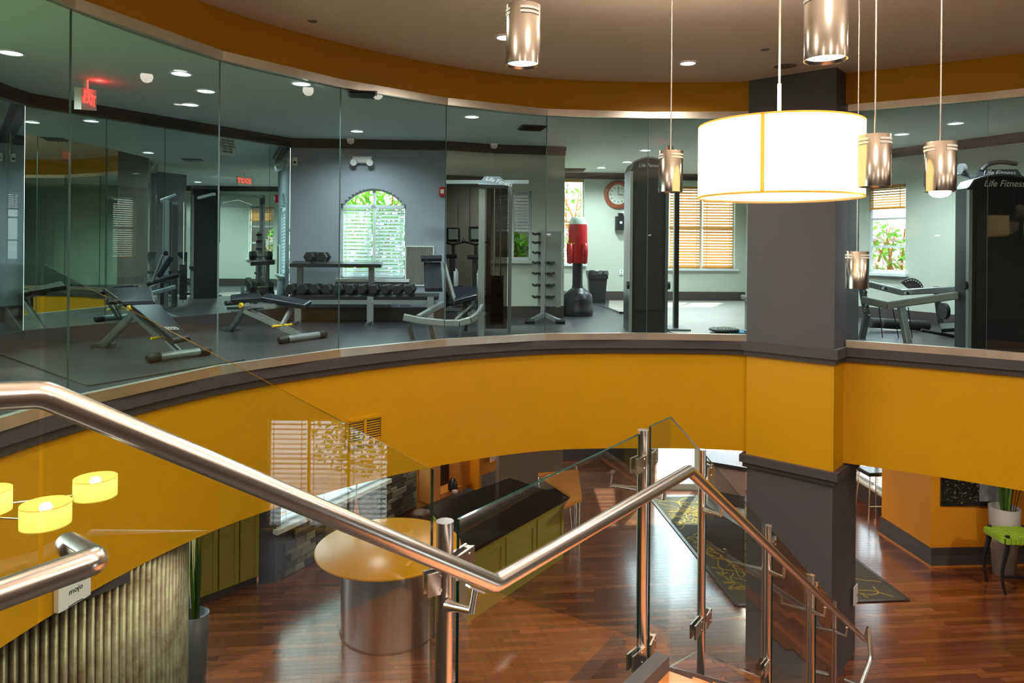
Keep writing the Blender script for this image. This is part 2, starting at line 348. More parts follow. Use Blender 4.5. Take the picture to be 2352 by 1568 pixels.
# fascia and trims
struct(MB().strip(SM, ZC, -.17, -.12, 0), 'wall_front', 'mustard')
struct(MB().strip(SM, ZG+.09, ZU, -.10, .0), 'wall_front', 'mustard')
struct(MB().strip(SM, -.11, -.005, -.12, .055), 'trim_1', 'charcoal')
struct(MB().strip(SM, -.175, -.11, -.12, .03), 'trim_2', 'trimbrown')
# curved glass wall
gw = root('window_1', 'curved wall of tall frameless glass panes in steel channels in front of the gym', 'glass wall', (0, 8, 0)); gw['kind'] = 'structure'
for i in range(len(GL)-1):
    a, b = GL[i], GL[i+1]
    if i == 8: continue
    d = (b-a).normalized(); g = d*.004
    gm = MB().strip([a+g, b-g], .04, 2.73, -.008, .008).build('glass_pane', 'gymglass', gw)
    em = MB().strip([b-g*1.0, b-g*.4], .05, 2.71, -.008, .008).build('pane_edge', 'seam', gw)
    MB().strip([a+g*.5, b-g*.5], -.005, .075, -.02, .035).build('bottom_channel', 'channel', gw)
    MB().strip([a+g*.5, b-g*.5], 2.71, 2.79, -.02, .035).build('top_channel', 'channel', gw)
# column
cl = root('column', 'square charcoal grey column rising through both floors beside the drum lamp', 'column', v3((COLF+COLR)/2, ZL)); cl['kind'] = 'structure'
MB().prism(colpoly(), 0, ZU).build('upper_shaft', 'colgrey', cl)
MB().prism(colpoly(-.01), ZL, -1.5).build('lower_shaft', 'colgrey', cl)
MB().prism(colpoly(), ZC-.02, -.17).build('mustard_band', 'mustard', cl, label='mustard yellow band')
MB().prism(colpoly(.05), -.11, 0).build('upper_trim', 'charcoal', cl); MB().prism(colpoly(.025), -.175, -.11).build('lower_trim', 'trimbrown', cl)
MB().prism(colpoly(.06), ZC-.11, ZC-.02).build('capital', 'charcoal', cl); MB().prism(colpoly(.03), ZC-.17, ZC-.11).build('capital_fillet', 'trimbrown', cl)
# gym walls
def wseg(mb, A, B, t0, t1, z0, z1, th=.12):
    A = Vector(A[:2]); B = Vector(B[:2]); d = (B-A).normalized(); n = Vector((-d.y, d.x))*th
    a = A+d*t0; b = A+d*t1
    if t1-t0 < 1e-4 or z1-z0 < 1e-4: return
    mb.hexa([v3(a, z0), v3(b, z0), v3(b+n, z0), v3(a+n, z0)], [v3(a, z1), v3(b, z1), v3(b+n, z1), v3(a+n, z1)])
def wall(name, A, B, z0, z1, holes, m, th=.14):
    mb = MB(); L = (Vector(B[:2])-Vector(A[:2])).length; t = 0
    for h in sorted(holes):
        wseg(mb, A, B, t, h[0], z0, z1, th); wseg(mb, A, B, h[0], h[1], z0, h[2], th)
        if len(h) > 4:       # arched head, rise h[4]
            N = 18; W = h[1]-h[0]
            for k in range(N):
                q0 = -1+2*k/N; q1 = -1+2*(k+1)/N; qm = max(abs(q0), abs(q1)) if False else abs((q0+q1)/2)
                zz = h[3]+h[4]*(math.sqrt(max(0, 1-(qm*.7)**2))-.714)/.286
                wseg(mb, A, B, h[0]+W*k/N, h[0]+W*(k+1)/N, zz, z1, th)
        else: wseg(mb, A, B, h[0], h[1], h[3], z1, th)
        t = h[1]
    wseg(mb, A, B, t, L, z0, z1, th); return struct(mb, name, m)
WN = [1]
def window(label, A, B, t0, t1, z0, z1, cols=2, rows=(.5,), blind=None, bz=None, arch=0, pitch=.05, fr='frame', tilt=.5, depth=.10):
    WN[0] += 1; A = Vector(A[:2]); B = Vector(B[:2]); d = (B-A).normalized(); n = Vector((-d.y, d.x))
    pt = lambda t, z, o=depth: v3(A+d*t+n*o, z)
    r = root('window_%d' % WN[0], label, 'window', pt((t0+t1)/2, z0)); r['kind'] = 'structure'
    f = MB(); k = .05
    f.bar(pt(t0, z0), pt(t0, z1), k, k, up=v3(n, 0)).bar(pt(t1, z0), pt(t1, z1), k, k, up=v3(n, 0)).bar(pt(t0, z0+k/2), pt(t1, z0+k/2), k, k)
    W = t1-t0
    if arch:
        pr = None
        for q in range(19):
            u = -1+2*q/18; p = pt(t0+W*q/18, z1+arch*(math.sqrt(1-(u*.7)**2)-.714)/.286)
            if pr is not None: f.bar(pr, p, k, k)
            pr = p
        f.bar(pt(t0, z1), pt(t1, z1), .045, .045)
    else: f.bar(pt(t0, z1-k/2), pt(t1, z1-k/2), k, k)
    f.build('window_frame', fr, r)
    s = MB(); s.bar(pt(t0-.06, z0-.02, -.02), pt(t1+.06, z0-.02, -.02), .12, .045); s.build('window_sill', fr, r)
    for c in range(1, cols): MB().bar(pt(t0+W*c/cols, z0), pt(t0+W*c/cols, z1+(arch*.9 if arch else 0)), .045, .045, up=v3(n, 0)).build('mullion', fr, r)
    for q in rows: MB().bar(pt(t0, z0+(z1-z0)*q), pt(t1, z0+(z1-z0)*q), .035, .035).build('glazing_bar', fr, r)
    zt = z1+arch
    MB().hexa([pt(t0, z0, depth+.012), pt(t1, z0, depth+.012), pt(t1, z0, depth+.018), pt(t0, z0, depth+.018)], [pt(t0, zt, depth+.012), pt(t1, zt, depth+.012), pt(t1, zt, depth+.018), pt(t0, zt, depth+.018)]).build('window_pane', 'window', r)
    if blind:
        for c in range(cols):
            a = t0+W*c/cols+.03; b = t0+W*(c+1)/cols-.03; zb, ztp = bz or (z0+.03, z1-.02); mb = MB(); z = ztp
            sw_ = .030 if tilt >= .6 else .024
            while z > zb:
                o = depth-.055; w2 = sw_
                p = [pt(a, z-math.sin(tilt)*w2, o-math.cos(tilt)*w2), pt(b, z-math.sin(tilt)*w2, o-math.cos(tilt)*w2), pt(b, z+math.sin(tilt)*w2, o+math.cos(tilt)*w2), pt(a, z+math.sin(tilt)*w2, o+math.cos(tilt)*w2)]
                mb.hexa(p, [q_+Vector((0, 0, .003)) for q_ in p]); z -= pitch
            mb.bar(pt(a, ztp+.02, depth-.055), pt(b, ztp+.02, depth-.055), .045, .05)
            mb.bar(pt(a, zb, depth-.055), pt(b, zb, depth-.055), .045, .02)
            for q in (.12, .88): mb.bar(pt(a+(b-a)*q, zb, depth-.083), pt(a+(b-a)*q, ztp, depth-.083), .012, .003, up=v3(n, 0))
            mb.build('blind_slats', blind, r, kind='stuff')
    return r
MA, MBp, MC = Vector((-5.18, 7.39)), Vector((-3.32, 10.4)), Vector((-5.05, 5.2))
# mirror wall on the left: backing, base, panes
mw = root('wall_left', 'wall of tall seamed mirrors on the left side of the gym', 'mirror wall', (-4.3, 8.9, 0)); mw['kind'] = 'structure'
def lw(A, B, name, m, z0, z1, o0, o1, par=None):
    return MB().strip([A, B], z0, z1, o0, o1).build(name, m, par)
lw(MA, MBp, 'backing', 'trimbrown', 0, ZG, -.10, -.012, mw); lw(MC, MA, 'backing', 'trimbrown', 0, ZG, -.10, -.012, mw)
dM = (MBp-MA); Lm = dM.length; dMn = dM.normalized()
def tpx(px):      # parameter along the mirror wall seen at image column px
    k = (px-CX)/F; return (k*MA.y-MA.x)/(dMn.x-k*dMn.y)
cuts = [0.0]+[tpx(p) for p in (162+80, 377, 500, 618)]+[Lm]
for a, b in zip(cuts, cuts[1:]): lw(MA+dMn*(a+.003), MA+dMn*(b-.003), 'mirror_pane', 'mirror', .19, ZG-.13, -.012, 0, mw)
for q in range(2):
    dd = (MA-MC); lw(MC+dd*(q/2)+dd*.002, MC+dd*((q+1)/2)-dd*.002, 'mirror_pane', 'mirror', .19, ZG-.13, -.012, 0, mw)
lw(MC, MA, 'mirror_base', 'trimbrown', 0, .19, -.012, .01, mw); lw(MA, MBp, 'mirror_base', 'trimbrown', 0, .19, -.012, .01, mw)
# wall A with the arched window
WA0, WA1 = MBp, XY(1024, 10.55)
def tw(A, B, px):
    d = (B-A).normalized(); k = (px-CX)/F; return (k*A.y-A.x)/(d.x-k*d.y)
def zat(py, px, D): return P(px, py, D).z
ta, tb = tw(WA0, WA1, 782), tw(WA0, WA1, 932)
za, zs = zat(640, 850, 10.5), zat(474, 850, 10.5); rise = zat(433, 850, 10.5)-zs
wall('wall_back', WA0, WA1, 0, ZG, [(ta, tb, za, zs, rise)], 'bluewall')
window('arched window with white blinds behind the dumbbell rack', WA0, WA1, ta, tb, za, zs, cols=2, rows=(), blind='whiteblind', arch=rise, pitch=.055, tilt=.75)
WB0, WB1 = XY(1130, 10.85), XY(1296, 11.05)
t0, t1 = tw(WB0, WB1, 1136), tw(WB0, WB1, 1221)
wall('wall_back', WB0, WB1, 0, ZG, [(t0, t1, zat(598, 1180, 10.9), zat(437, 1180, 10.9))], 'gymwall')
window('small window with lowered blinds beside the bike recess', WB0, WB1, t0, t1, zat(598, 1180, 10.9), zat(437, 1180, 10.9), cols=2, rows=(.55,), blind='whiteblind', bz=(zat(530, 1180, 10.9), zat(440, 1180, 10.9)))
wall('wall_back', WA1, WB0, zat(402, 1070, 10.7), ZG, [], 'gymwall')
struct(MB().strip([WB1, Vector((WB1.x-.2, 14.9))], 0, ZG, 0, -.1), 'wall_back', 'gymwall')
# recess with the bikes
RC = [XY(1024, 10.7), XY(1018, 13.4), XY(1175, 13.6)]
wall('wall_back', RC[1], RC[2]+Vector((.6, 0)), 0, ZG, [], 'taupe')
struct(MB().strip([RC[0], RC[1]], 0, ZG, .0, -.1), 'wall_back', 'taupe')
# far wall with clock
FA, FB = XY(1285, 14.75), XY(1712, 15.0)
h1 = (tw(FA, FB, 1293), tw(FA, FB, 1341), zat(606, 1320, 14.8), zat(412, 1320, 14.8))
h2 = (tw(FA, FB, 1536), tw(FA, FB, 1688), zat(617, 1600, 14.9), zat(428, 1600, 14.9))
wall('wall_back', FA, FB, 0, ZG, [h1, h2], 'gymwall')
window('narrow blossom filled window left of the clock', FA, FB, *h1, cols=1, rows=(.5,), blind='blind', bz=(h1[3]-.9, h1[3]-.05), pitch=.075, tilt=.0)
window('wide window with closed tan wood blinds right of the clock', FA, FB, *h2, cols=2, rows=(.5,), blind='blind', pitch=.060, tilt=.72)
RW0, RW1 = Vector((5.6-.44*.85, 11.8+.9*.85)), Vector((5.6+.44*4.6, 11.8-.9*4.6))
struct(MB().strip([RW1, Vector((8.3, 5.0))], 0, ZG, 0, -.1), 'wall_right', 'gymwall')
struct(MB().strip([Vector((6.5, 5.4)), Vector((9, 5.3))], 0, ZU, 0, -.1), 'wall_right', 'gymwall')
struct(MB().strip([FB, Vector((FB.x+.1, 12.6))], 0, ZG, 0, -.1), 'wall_right', 'gymwall')
dR = (RW1-RW0).normalized(); tR = lambda t: (t+.85)*1.0018
wins = [(tR(-.65), tR(.08), .75, 2.15), (tR(.45), tR(1.12), .75, 2.15)]
wall('wall_right', RW0, RW1, 0, ZG, wins, 'gymwall')
for i, h in enumerate(wins):
    window(['sash window with raised tan blind hidden behind the column', 'bright sash window with raised tan blind right of the column'][i], RW0, RW1, *h, cols=1, rows=(.3, .62), blind='blind', bz=(1.78, 2.12), pitch=.04, tilt=.5)
# cornice and baseboards in the gym
def runs(paths, name, m, prof):
    for pth in paths:
        mb = MB()
        for z0, z1, o in prof: mb.strip(pth, z0, z1, -.01, o)
        struct(mb, name, m)
PTH = [[MC, MA, MBp], [MBp, WA1], [WB0, WB1], [FA, FB], [RW0, RW1], [RC[1], RC[2]+Vector((.6, 0))]]
runs(PTH+[[WA1, WB0]], 'trim_3', 'trimbrown', [(ZG-.06, ZG-.002, .09), (ZG-.13, ZG-.06, .05)])
runs(PTH[1:], 'baseboard_back', 'trimbrown', [(0.001, .15, .02), (.15, .19, .012)])
def MR(px, py, D):       # real position of something seen in the mirror wall
    p = P(px, py, D); n = Vector((dMn.y, -dMn.x, 0)); a = v3(MA, 0); return p-n*2*((p-a).dot(n))
# pale mat floor in the far room
fq = [on_z(1285, 720, 0.004), on_z(1480, 766, .004), on_z(1712, 770, .004), on_z(1712, 690, .004), on_z(1290, 690, .004)]
MB().prism([tuple(p[:2]) for p in (XY(1400, 12.5), XY(1565, 8.9), XY(1712, 8.75), XY(1712, 14.9), XY(1400, 14.7))], .001, .006).build('floor_mat', 'tanfloor', label='pale tan floor covering in the far corner of the gym', cat='floor mat')
MB().bar(on_z(0, 812, .006), on_z(205, 885, .006), .035, .012).bar(on_z(205, 885, .006), on_z(560, 826, .006), .035, .012).build('floor_seam_strip', 'trimbrown', label='thin dark seam strip on the gym floor behind the left glass', cat='floor strip')
# ---------------- lower level
th5 = math.radians(5.57); E1 = Vector((math.cos(th5), math.sin(th5))); E2 = Vector((-math.sin(th5), math.cos(th5)))
pl = []; rnd = random.Random(3)
wv = .09; y = 6.6
while y < 21:
    x = -6.5-rnd.random()
    while x < 11:
        k = rnd.choice((.55, .75, .95, 1.15)); c = E1*(x+k/2)+E2*y
        if c.y > 6.5:
            px = CX+F*c.x/c.y; py = HZ(px)+F*(EYE-ZL)/c.y
            if -150 < px < 2500 and py < 1620 and py > 1010: pl.append((c, k, px, py))
        x += k
    y += wv
flo = root('floor', 'reddish cherry plank floor of the lower level', 'floor', (0, 8, ZL)); flo['kind'] = 'structure'
pl.sort(key=lambda q: q[0].length+(3 if q[2] < 440 or q[3] > 1600 else 0))
pm = {}
def plank_mb(k, c=None, z=0.0):
    mb = MB(); h = k/2-.0012; w2 = wv/2-.0012
    c = c or Vector((0, 0)); e1 = v3(E1, 0) if c.length else Vector((1, 0, 0)); e2 = v3(E2, 0) if c.length else Vector((0, 1, 0))
    q = lambda a, b, zz: v3(c, zz)+e1*a+e2*b
    mb.hexa([q(-h, -w2, -.02), q(h, -w2, -.02), q(h, w2, -.02), q(-h, w2, -.02)], [q(-h, -w2, z), q(h, -w2, z), q(h, w2, z), q(-h, w2, z)]); return mb
for i, (c, k, px, py) in enumerate(pl[:300]):
    if k not in pm:
        o = plank_mb(k).build('plank', 'plank'); o.rotation_euler = (0, 0, th5); pm[k] = o; o['_w'] = (0, 0, 0)
    else:
        o = pm[k].copy(); COL.objects.link(o)
    o.parent = flo; o.location = v3(c, ZL)-flo.location
rest = MB()
for c, k, px, py in pl[300:]:
    q = plank_mb(k, c); rest.add([v+Vector((0, 0, ZL)) for v in q.v], q.f)
rest.build('planks', 'plank', flo, kind='stuff')
# rug
rc = [on_z(1493, 1143, ZL), on_z(1692, 1391, ZL), on_z(2086, 1378, ZL)]; rc.append(rc[2]+(rc[0]-rc[1]))
rg = root('rug', 'charcoal rug with gold squiggle lines lying under the column', 'rug', rc[1])
MB().prism([tuple(p[:2]) for p in rc], ZL+.001, ZL+.012).build('rug_pile', 'rugmat', rg)
bmb = MB()
for i in range(4): bmb.bar(rc[i]+Vector((0, 0, .010)), rc[(i+1) % 4]+Vector((0, 0, .010)), .05, .012)
bmb.build('rug_binding', 'trimbrown', rg)
sq = MB(); u = (rc[2]-rc[1]).normalized(); vv = (rc[0]-rc[1]).normalized(); LU = (rc[2]-rc[1]).length; LV = (rc[0]-rc[1]).length
for i in range(240):
    a = rnd.uniform(.15, LU-.5); b = rnd.uniform(.2, LV-.4); an = rnd.uniform(0, 6.28); prev = None
    for k in range(16):
        an += rnd.uniform(-.55, .55); a += math.cos(an)*.045; b += math.sin(an)*.045
        if not (.06 < a < LU-.06 and .06 < b < LV-.06): break
        p = rc[1]+u*a+vv*b+Vector((0, 0, .0135))
        if prev is not None: sq.bar(prev, p, .016, .003)
        prev = p
sq.build('rug_lines', 'rugline', rg, kind='stuff')
# ribbed cladding
C0 = Vector((-4.1, 5.75)); pth = []
NR = 38
for i in range(NR*8+1):
    a = math.radians(-72+ (26+72)*i/(NR*8)); r = 1.295+.024*math.cos(2*math.pi*i/8); pth.append(C0+Vector((math.cos(a), math.sin(a)))*r)
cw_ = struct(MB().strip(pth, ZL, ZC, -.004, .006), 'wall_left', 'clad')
for p in cw_.data.polygons: p.use_smooth = True
at_ = cw_.data.attributes.new('rust_shade', 'FLOAT', 'POINT')  # mask for the shade painted into the rib valleys, rust toned
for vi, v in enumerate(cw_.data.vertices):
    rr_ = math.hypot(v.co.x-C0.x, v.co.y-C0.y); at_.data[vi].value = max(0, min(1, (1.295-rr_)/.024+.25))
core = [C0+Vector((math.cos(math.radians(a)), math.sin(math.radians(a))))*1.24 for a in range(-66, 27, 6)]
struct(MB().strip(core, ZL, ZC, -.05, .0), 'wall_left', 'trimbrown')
struct(MB().strip([C0+Vector((math.cos(math.radians(a)), math.sin(math.radians(a))))*1.34 for a in range(-74, -20, 4)], ZC-.07, ZC, -.04, .0), 'trim_4', 'charcoal')
# olive cabinets, dark post, stone wall with window on the left of the lower level
CA, CB = XY(455, 9.4), XY(600, 10.1)
cab = root('storage_cabinet', 'tall olive cabinet with panelled doors beside the ribbed metal wall', 'cabinet', v3((CA+CB)/2, ZL))
dC = (CB-CA).normalized()
MB().strip([CA, CB], ZL+.12, ZC-.3, -.5, 0).build('body', 'olive', cab)
MB().strip([CA, CB], ZL, ZL+.12, -.5, -.05).build('plinth', 'trimbrown', cab)
LC = (CB-CA).length
for k in range(3):
    a = CA+dC*(LC*k/3+.012); b = CA+dC*(LC*(k+1)/3-.012)
    dr = MB().strip([a, b], ZL+.14, ZC-.34, 0, .022).build('door', 'olive', cab)
    for c0, c1 in ((0, .06), (1, -.06)):
        q = a if c0 == 0 else b
        MB().strip(sorted([q, q+dC*c1], key=lambda p: p.x), ZL+.14, ZC-.34, .022, .03).build('stile', 'olive', dr)
    MB().tube([v3(b-dC*.05+Vector((dC.y, -dC.x))*.02, -2.05), v3(b-dC*.05+Vector((dC.y, -dC.x))*.05, -2.05)], .016).build('knob', 'chrome', dr)
SA, SB = XY(640, 10.2), XY(1000, 13.7)
struct(MB().strip([XY(601, 10.13), XY(640, 10.2)], ZL, ZC, -.1, .05), 'wall_left', 'charcoal')
struct(MB().strip([XY(585, 10.75), XY(625, 10.75)], ZL, ZC, -.1, .05), 'wall_left', 'charcoal')
sw = root('wall_stone', 'stacked stone wall below the left window on the lower level', 'wall', v3(SA, ZL)); sw['kind'] = 'structure'
dS = (SB-SA).normalized(); LS = (SB-SA).length
whs = (tw(SA, SB, 650), tw(SA, SB, 886), -3.02, -1.45)
m_ = MB(); wseg(m_, SA, SB, 0, whs[0], ZL, ZC); wseg(m_, SA, SB, whs[0], whs[1], ZL, whs[2]); wseg(m_, SA, SB, whs[0], whs[1], whs[3], ZC); wseg(m_, SA, SB, whs[1], LS, ZL, ZC)
m_.build('wall_core', 'stone3', sw)
window('large lower window with slatted blind above the stacked stone', SA, SB, *whs, cols=3, rows=(.55,), blind='whiteblind', pitch=.06, tilt=.2, fr='frame')
MB().strip([SA+dS*(whs[0]-.15), SA+dS*(whs[1]+.1)], -3.09, -3.02, -.05, .10).build('stone_sill', 'offwhite', sw)
stn = []; z = ZL+.01
while z < ZC:
    t = -rnd.random()*.2; hh = rnd.choice((.07, .09, .11))
    while t < LS:
        l = rnd.choice((.2, .3, .42))
        if t > -.05 and t+l < LS+.05 and not (t+l > whs[0]-.02 and t < whs[1]+.02 and z+hh > -3.1 and z < whs[3]): stn.append((max(t, 0), l, z, hh, rnd.uniform(.015, .045)))
        t += l+.006
    z += hh+.005
smesh = {}
ang = math.atan2(dS.y, dS.x)
stn.sort(key=lambda s: 0 if (s[2] < -3.0 and s[0] < 1.9) or s[0] > 2.4 else 1)
for i, (t, l, z, hh, pr) in enumerate(stn[:300]):
    key = (l, hh, i % 3)
    if key not in smesh:
        mbx = MB(); x1 = l; e = .008
        mbx.hexa([(0, -.03, 0), (x1, -.03, 0), (x1, .02, 0), (0, .02, 0)], [(0, -.03, hh), (x1, -.03, hh), (x1, .02, hh), (0, .02, hh)])
        mbx.add([(e, -.038, e), (x1-e, -.04, e), (x1-e*1.5, -.036, hh-e), (e, -.042, hh-e), (0, -.03, 0), (x1, -.03, 0), (x1, -.03, hh), (0, -.03, hh)], [(0, 1, 2, 3), (4, 5, 1, 0), (5, 6, 2, 1), (6, 7, 3, 2), (7, 4, 0, 3)])
        o = mbx.build('stone', ('stone', 'stone2', 'stone3')[i % 3]); smesh[key] = o
    else: o = smesh[key].copy(); COL.objects.link(o)
    o.parent = sw; o.rotation_euler = (0, 0, ang); o.location = v3(SA+dS*t+Vector((dS.y, -dS.x))*pr*.4, z)-sw.location
# back of the lower level
struct(MB().strip([XY(985, 13.0), XY(1160, 14.6)], ZL, ZC, -.1, 0), 'wall_back', 'taupe')
struct(MB().strip([XY(1150, 12.9), XY(1297, 13.2)], ZL, ZC, -.25, 0), 'wall_back', 'taupe')
def bz(py, px, D): return P(px, py, D).z
ffA, ffB = XY(1290, 18.2), XY(1470, 18.2)
struct(MB().strip([XY(1200, 16.2), XY(1492, 16.2)], ZL, ZC, -.1, 0), 'wall_back', 'peach')
struct(MB().strip([XY(1200, 16.2), XY(1492, 16.2)], ZL, ZL+.28, -.1, .04), 'baseboard_back', 'trimbrown')
struct(MB().strip([XY(1716, 14.2), Vector((6.9, 14.3))], ZL, ZC, -.1, 0), 'wall_back', 'peach')
dr = root('door_1', 'glazed double entrance door glaring white beyond the rug', 'door', v3(XY(1600, 14.2), ZL)); dr['kind'] = 'structure'
DA, DB = XY(1497, 14.2), XY(1716, 14.2)
struct(MB().strip([XY(1483, 16.2), XY(1497, 14.2)], ZL, ZC, -.1, 0), 'wall_back', 'peach')
for k in range(2):
    a = DA+(DB-DA)*(k/2); b = DA+(DB-DA)*((k+1)/2); e_ = (b-a).normalized()*.06
    lf = MB().strip([a, a+e_], ZL, ZC, -.05, 0).strip([b-e_, b], ZL, ZC, -.05, 0).strip([a+e_, b-e_], ZL, ZL+.12, -.05, 0).strip([a+e_, b-e_], ZC-.1, ZC, -.05, 0).build('door_leaf', 'frame', dr)
    MB().strip([a+e_, b-e_], ZL+.12, ZC-.1, -.03, -.024).build('door_pane', 'window', lf)
MB().box(2.8, 8.5, 14.3, 44, ZL-.22, ZL-.03).build('patio', 'white', kind='structure')
# bright window wall on the right back, behind the stools
QA, QB = XY(1950, 14.2), XY(2072, 12.42)
qh = (.25, (QB-QA).length-.25, -3.38, -1.45)
wall('wall_right', QA, QB, ZL, ZC, [qh], 'peach')
struct(MB().strip([QA, QB], ZL, ZL+.30, -.01, .03), 'baseboard_right', 'trimbrown')
window('lower window with thin white blinds behind the bar stool', QA, QB, *qh, cols=2, rows=(), blind='whiteblind', pitch=.06, tilt=.1, fr='offwhite')
# orange pier wall
PA, PB, PC = XY(2050, 11.95), XY(2143, 10.85), Vector((9.6, 11.05))
PX0 = Vector((PB.x-.1, 12.1))
struct(MB().prism([tuple(PX0), tuple(PB), tuple(PC), (9.6, 12.1)], ZL, ZC), 'wall_right', 'orange')
for z0, z1, o, m in ((ZL+.02, ZL+.17, .045, 'charcoal'), (ZL+.17, ZL+.29, .03, 'trimbrown'), (ZL, ZL+.025, .065, 'cabwood')):
    struct(MB().strip([PX0, PB, PC], z0, z1, -.01, o), 'baseboard_right', m)
# right end wall (lower level) and wall behind the chair
struct(MB().strip([Vector((8.75, 10.9)), Vector((9.0, 7.0))], ZL, ZC, 0, -.1), 'wall_right', 'olive')
# rest of the atrium shell behind the camera
struct(MB().box(-5.95, -5.8, 2.0, 9.6, ZL, ZC), 'wall_left', 'umber')
wall('wall_near', Vector((13, -3.4)), Vector((-6, -3.4)), ZL, ZU, [], 'umber')
wall('wall_left', Vector((-5.8, -3.4)), Vector((-5.8, 2.0)), ZL, ZU, [], 'umber')
struct(MB().strip([Vector((-6, 2.0)), Vector((-3.0, 2.0))], ZL, ZU, 0, .1), 'wall_left', 'mustard')
# ======================= RAILINGS AND STAIR =======================
RL = [P(-160, 918, 1.10), P(100, 905, 1.18), P(1137, 1340, 1.87), P(1583, 1080, 2.81), P(1988, 1470, 7.3)]
sr = root('stair_railing', 'stainless handrail and glass guard winding down the stair in the foreground', 'railing', v3(RL[3][:2], -.7))
def bend(pts, r=.02, k=4):     # soften the corners of a polyline
    out = [pts[0]]
    for i in range(1, len(pts)-1):
        a = (pts[i-1]-pts[i]).normalized()*r; b = (pts[i+1]-pts[i]).normalized()*r
        for q in range(k+1):
            t = q/k; out.append(pts[i]+a*(1-t)**2+b*t*t)
    return out+[pts[-1]]
MB().tube(bend(RL, .012, 2), .0235, 28).build('handrail', 'rail', sr)
MB().tube(bend([P(1988, 1470, 7.3), P(1995, 1440, 7.2), P(2000, 1512, 6.9), P(1972, 1590, 6.8)], .03), .021, 16).build('rail_return', 'rail', sr)
MB().tube([P(1943, 1562, 7.0), P(1972, 1574, 6.8)], .021, 16).build('rail_return', 'rail', sr)
POST = [(1022, 1196, 1.93, .0245, -2.2), (1477, 987, 2.97, .0235, -2.4), (1613, 1032, 3.9, .0215, None), (1765, 1206, 4.8, .0225, None), (1866, 1320, 5.8, .022, None), (1918, 1380, 6.9, .020, None)]
pst = []
for i, (px, py, D, r, zb) in enumerate(POST):
    t = P(px, py, D)
    if zb is None: zb = t.z-1.30
    o = MB().tube([(t.x, t.y, zb), t], r, 28).build('post', 'rail', sr); pst.append(t)
dirs = [(RL[2]-RL[1]), (RL[3]-RL[2]), (RL[4]-RL[3]), (RL[4]-RL[3]), (RL[4]-RL[3]), (RL[4]-RL[3])]
def flat(v): return Vector((v.x, v.y, 0)).normalized()
def perp(v): return Vector((v.y, -v.x, 0))          # towards the stair side (camera side)
# brackets: from the post out to the rail's underside
def bracket(t, d, drop, reach, along=.0, up=.07):
    f = flat(d); n = perp(f); a = Vector((t.x, t.y, t.z-drop)); b = a+n*reach+f*along-Vector((0, 0, .015))
    mb = MB(); mb.tube([a, a+(b-a)*.3, b], [.017, .011, .0085], 12); mb.tube([b-Vector((0, 0, .008)), b+Vector((0, 0, up))], .009, 12)
    q = d.normalized(); mb.bar(b+Vector((0, 0, up))-q*.035, b+Vector((0, 0, up))+q*.035, .022, .006)
    mb.build('rail_bracket', 'rail', sr)
pb = [(pst[0], P(1030, 1390, 1.90), P(1083, 1402, 1.82), P(1092, 1352, 1.84)), (pst[1], P(1500, 1133, 2.93), P(1524, 1144, 2.82), P(1527, 1112, 2.83)), (pst[2], P(1620, 1172, 3.87), P(1655, 1183, 3.62), P(1658, 1152, 3.62)),
      (pst[3], P(1770, 1314, 4.77), P(1800, 1325, 4.5), P(1802, 1300, 4.5)), (pst[4], P(1870, 1406, 5.75), P(1893, 1414, 5.5), P(1896, 1395, 5.5)), (pst[5], P(1921, 1452, 6.85), P(1943, 1460, 6.6), P(1946, 1441, 6.6))]
for i, (t, a, b, c) in enumerate(pb):
    k = 1 if i < 2 else .95; q = dirs[i].normalized(); mb = MB()
    mb.tube([a, a+(b-a)*.35, b], [.017*k, .012*k, .009*k], 12).tube([b-Vector((0, 0, .006)), c], .0095*k, 10).bar(c-q*.03, c+q*.03, .02, .005)
    mb.build('rail_bracket', 'rail', sr)
def panel(pts, n, th=.011, name='glass_panel', skip=()):      # planar polygon panel, thickness along n
    k = len(pts); n = n*th; vs = list(pts)+[p+n for p in pts]
    o = MB().add(vs, [tuple(range(k)), tuple(range(2*k-1, k-1, -1))]).build(name, 'glass', sr)
    e = MB()
    for i in range(k):
        j = (i+1) % k
        if i in skip: continue
        e.add([pts[i], pts[j], pts[j]+n, pts[i]+n], [(0, 1, 2, 3)])
    e.build('panel_edge', 'paneedge', sr)
    return o
# panel 1 beside the upper flight (with a level part on the landing)
q0, q1, q2 = P(-160, 606, 1.17), P(100, 607, 1.25), P(990, 1076, 1.97)
n1 = perp(flat(q2-q1))
panel([q1, q2, Vector((q2.x, q2.y, -.9)), Vector((q1.x, q1.y, -.1))], n1, skip=(3,))
n0 = perp(flat(q1-q0)); panel([q0, q1-flat(q1-q0)*.004, Vector((q1.x, q1.y, -.1))-flat(q1-q0)*.004, Vector((q0.x, q0.y, -.1))], n0, skip=(1,))
q3, q4 = P(1049, 1192, 2.0), P(1466, 995, 2.93)
q4.z = q3.z = (q3.z+q4.z)/2
panel([q3, q4, Vector((q4.x, q4.y, -1.05)), Vector((q3.x, q3.y, -1.05))], perp(flat(q4-q3)))
q5, q6, q7 = P(1491, 978, 3.0), P(1538, 957, 3.12), P(1606, 1035, 3.98)
panel([q5, q6, Vector((q6.x, q6.y, -.95)), Vector((q5.x, q5.y, -1.0))], perp(flat(q6-q5)), skip=(1,))
sl = (RL[4].z-RL[3].z)/Vector((RL[4].x-RL[3].x, RL[4].y-RL[3].y)).length
def down(a, b, zt, top=None):
    L = Vector((b.x-a.x, b.y-a.y)).length; A = Vector((a.x, a.y, zt)); B = Vector((b.x, b.y, zt+sl*L)); return A, B
tops = [q6, P(1607, 1036, 3.93)], [P(1619, 1046, 3.98), P(1758, 1210, 4.82)], [P(1772, 1220, 4.9), P(1860, 1322, 5.82)], [P(1872, 1334, 5.95), P(1914, 1385, 6.9)]
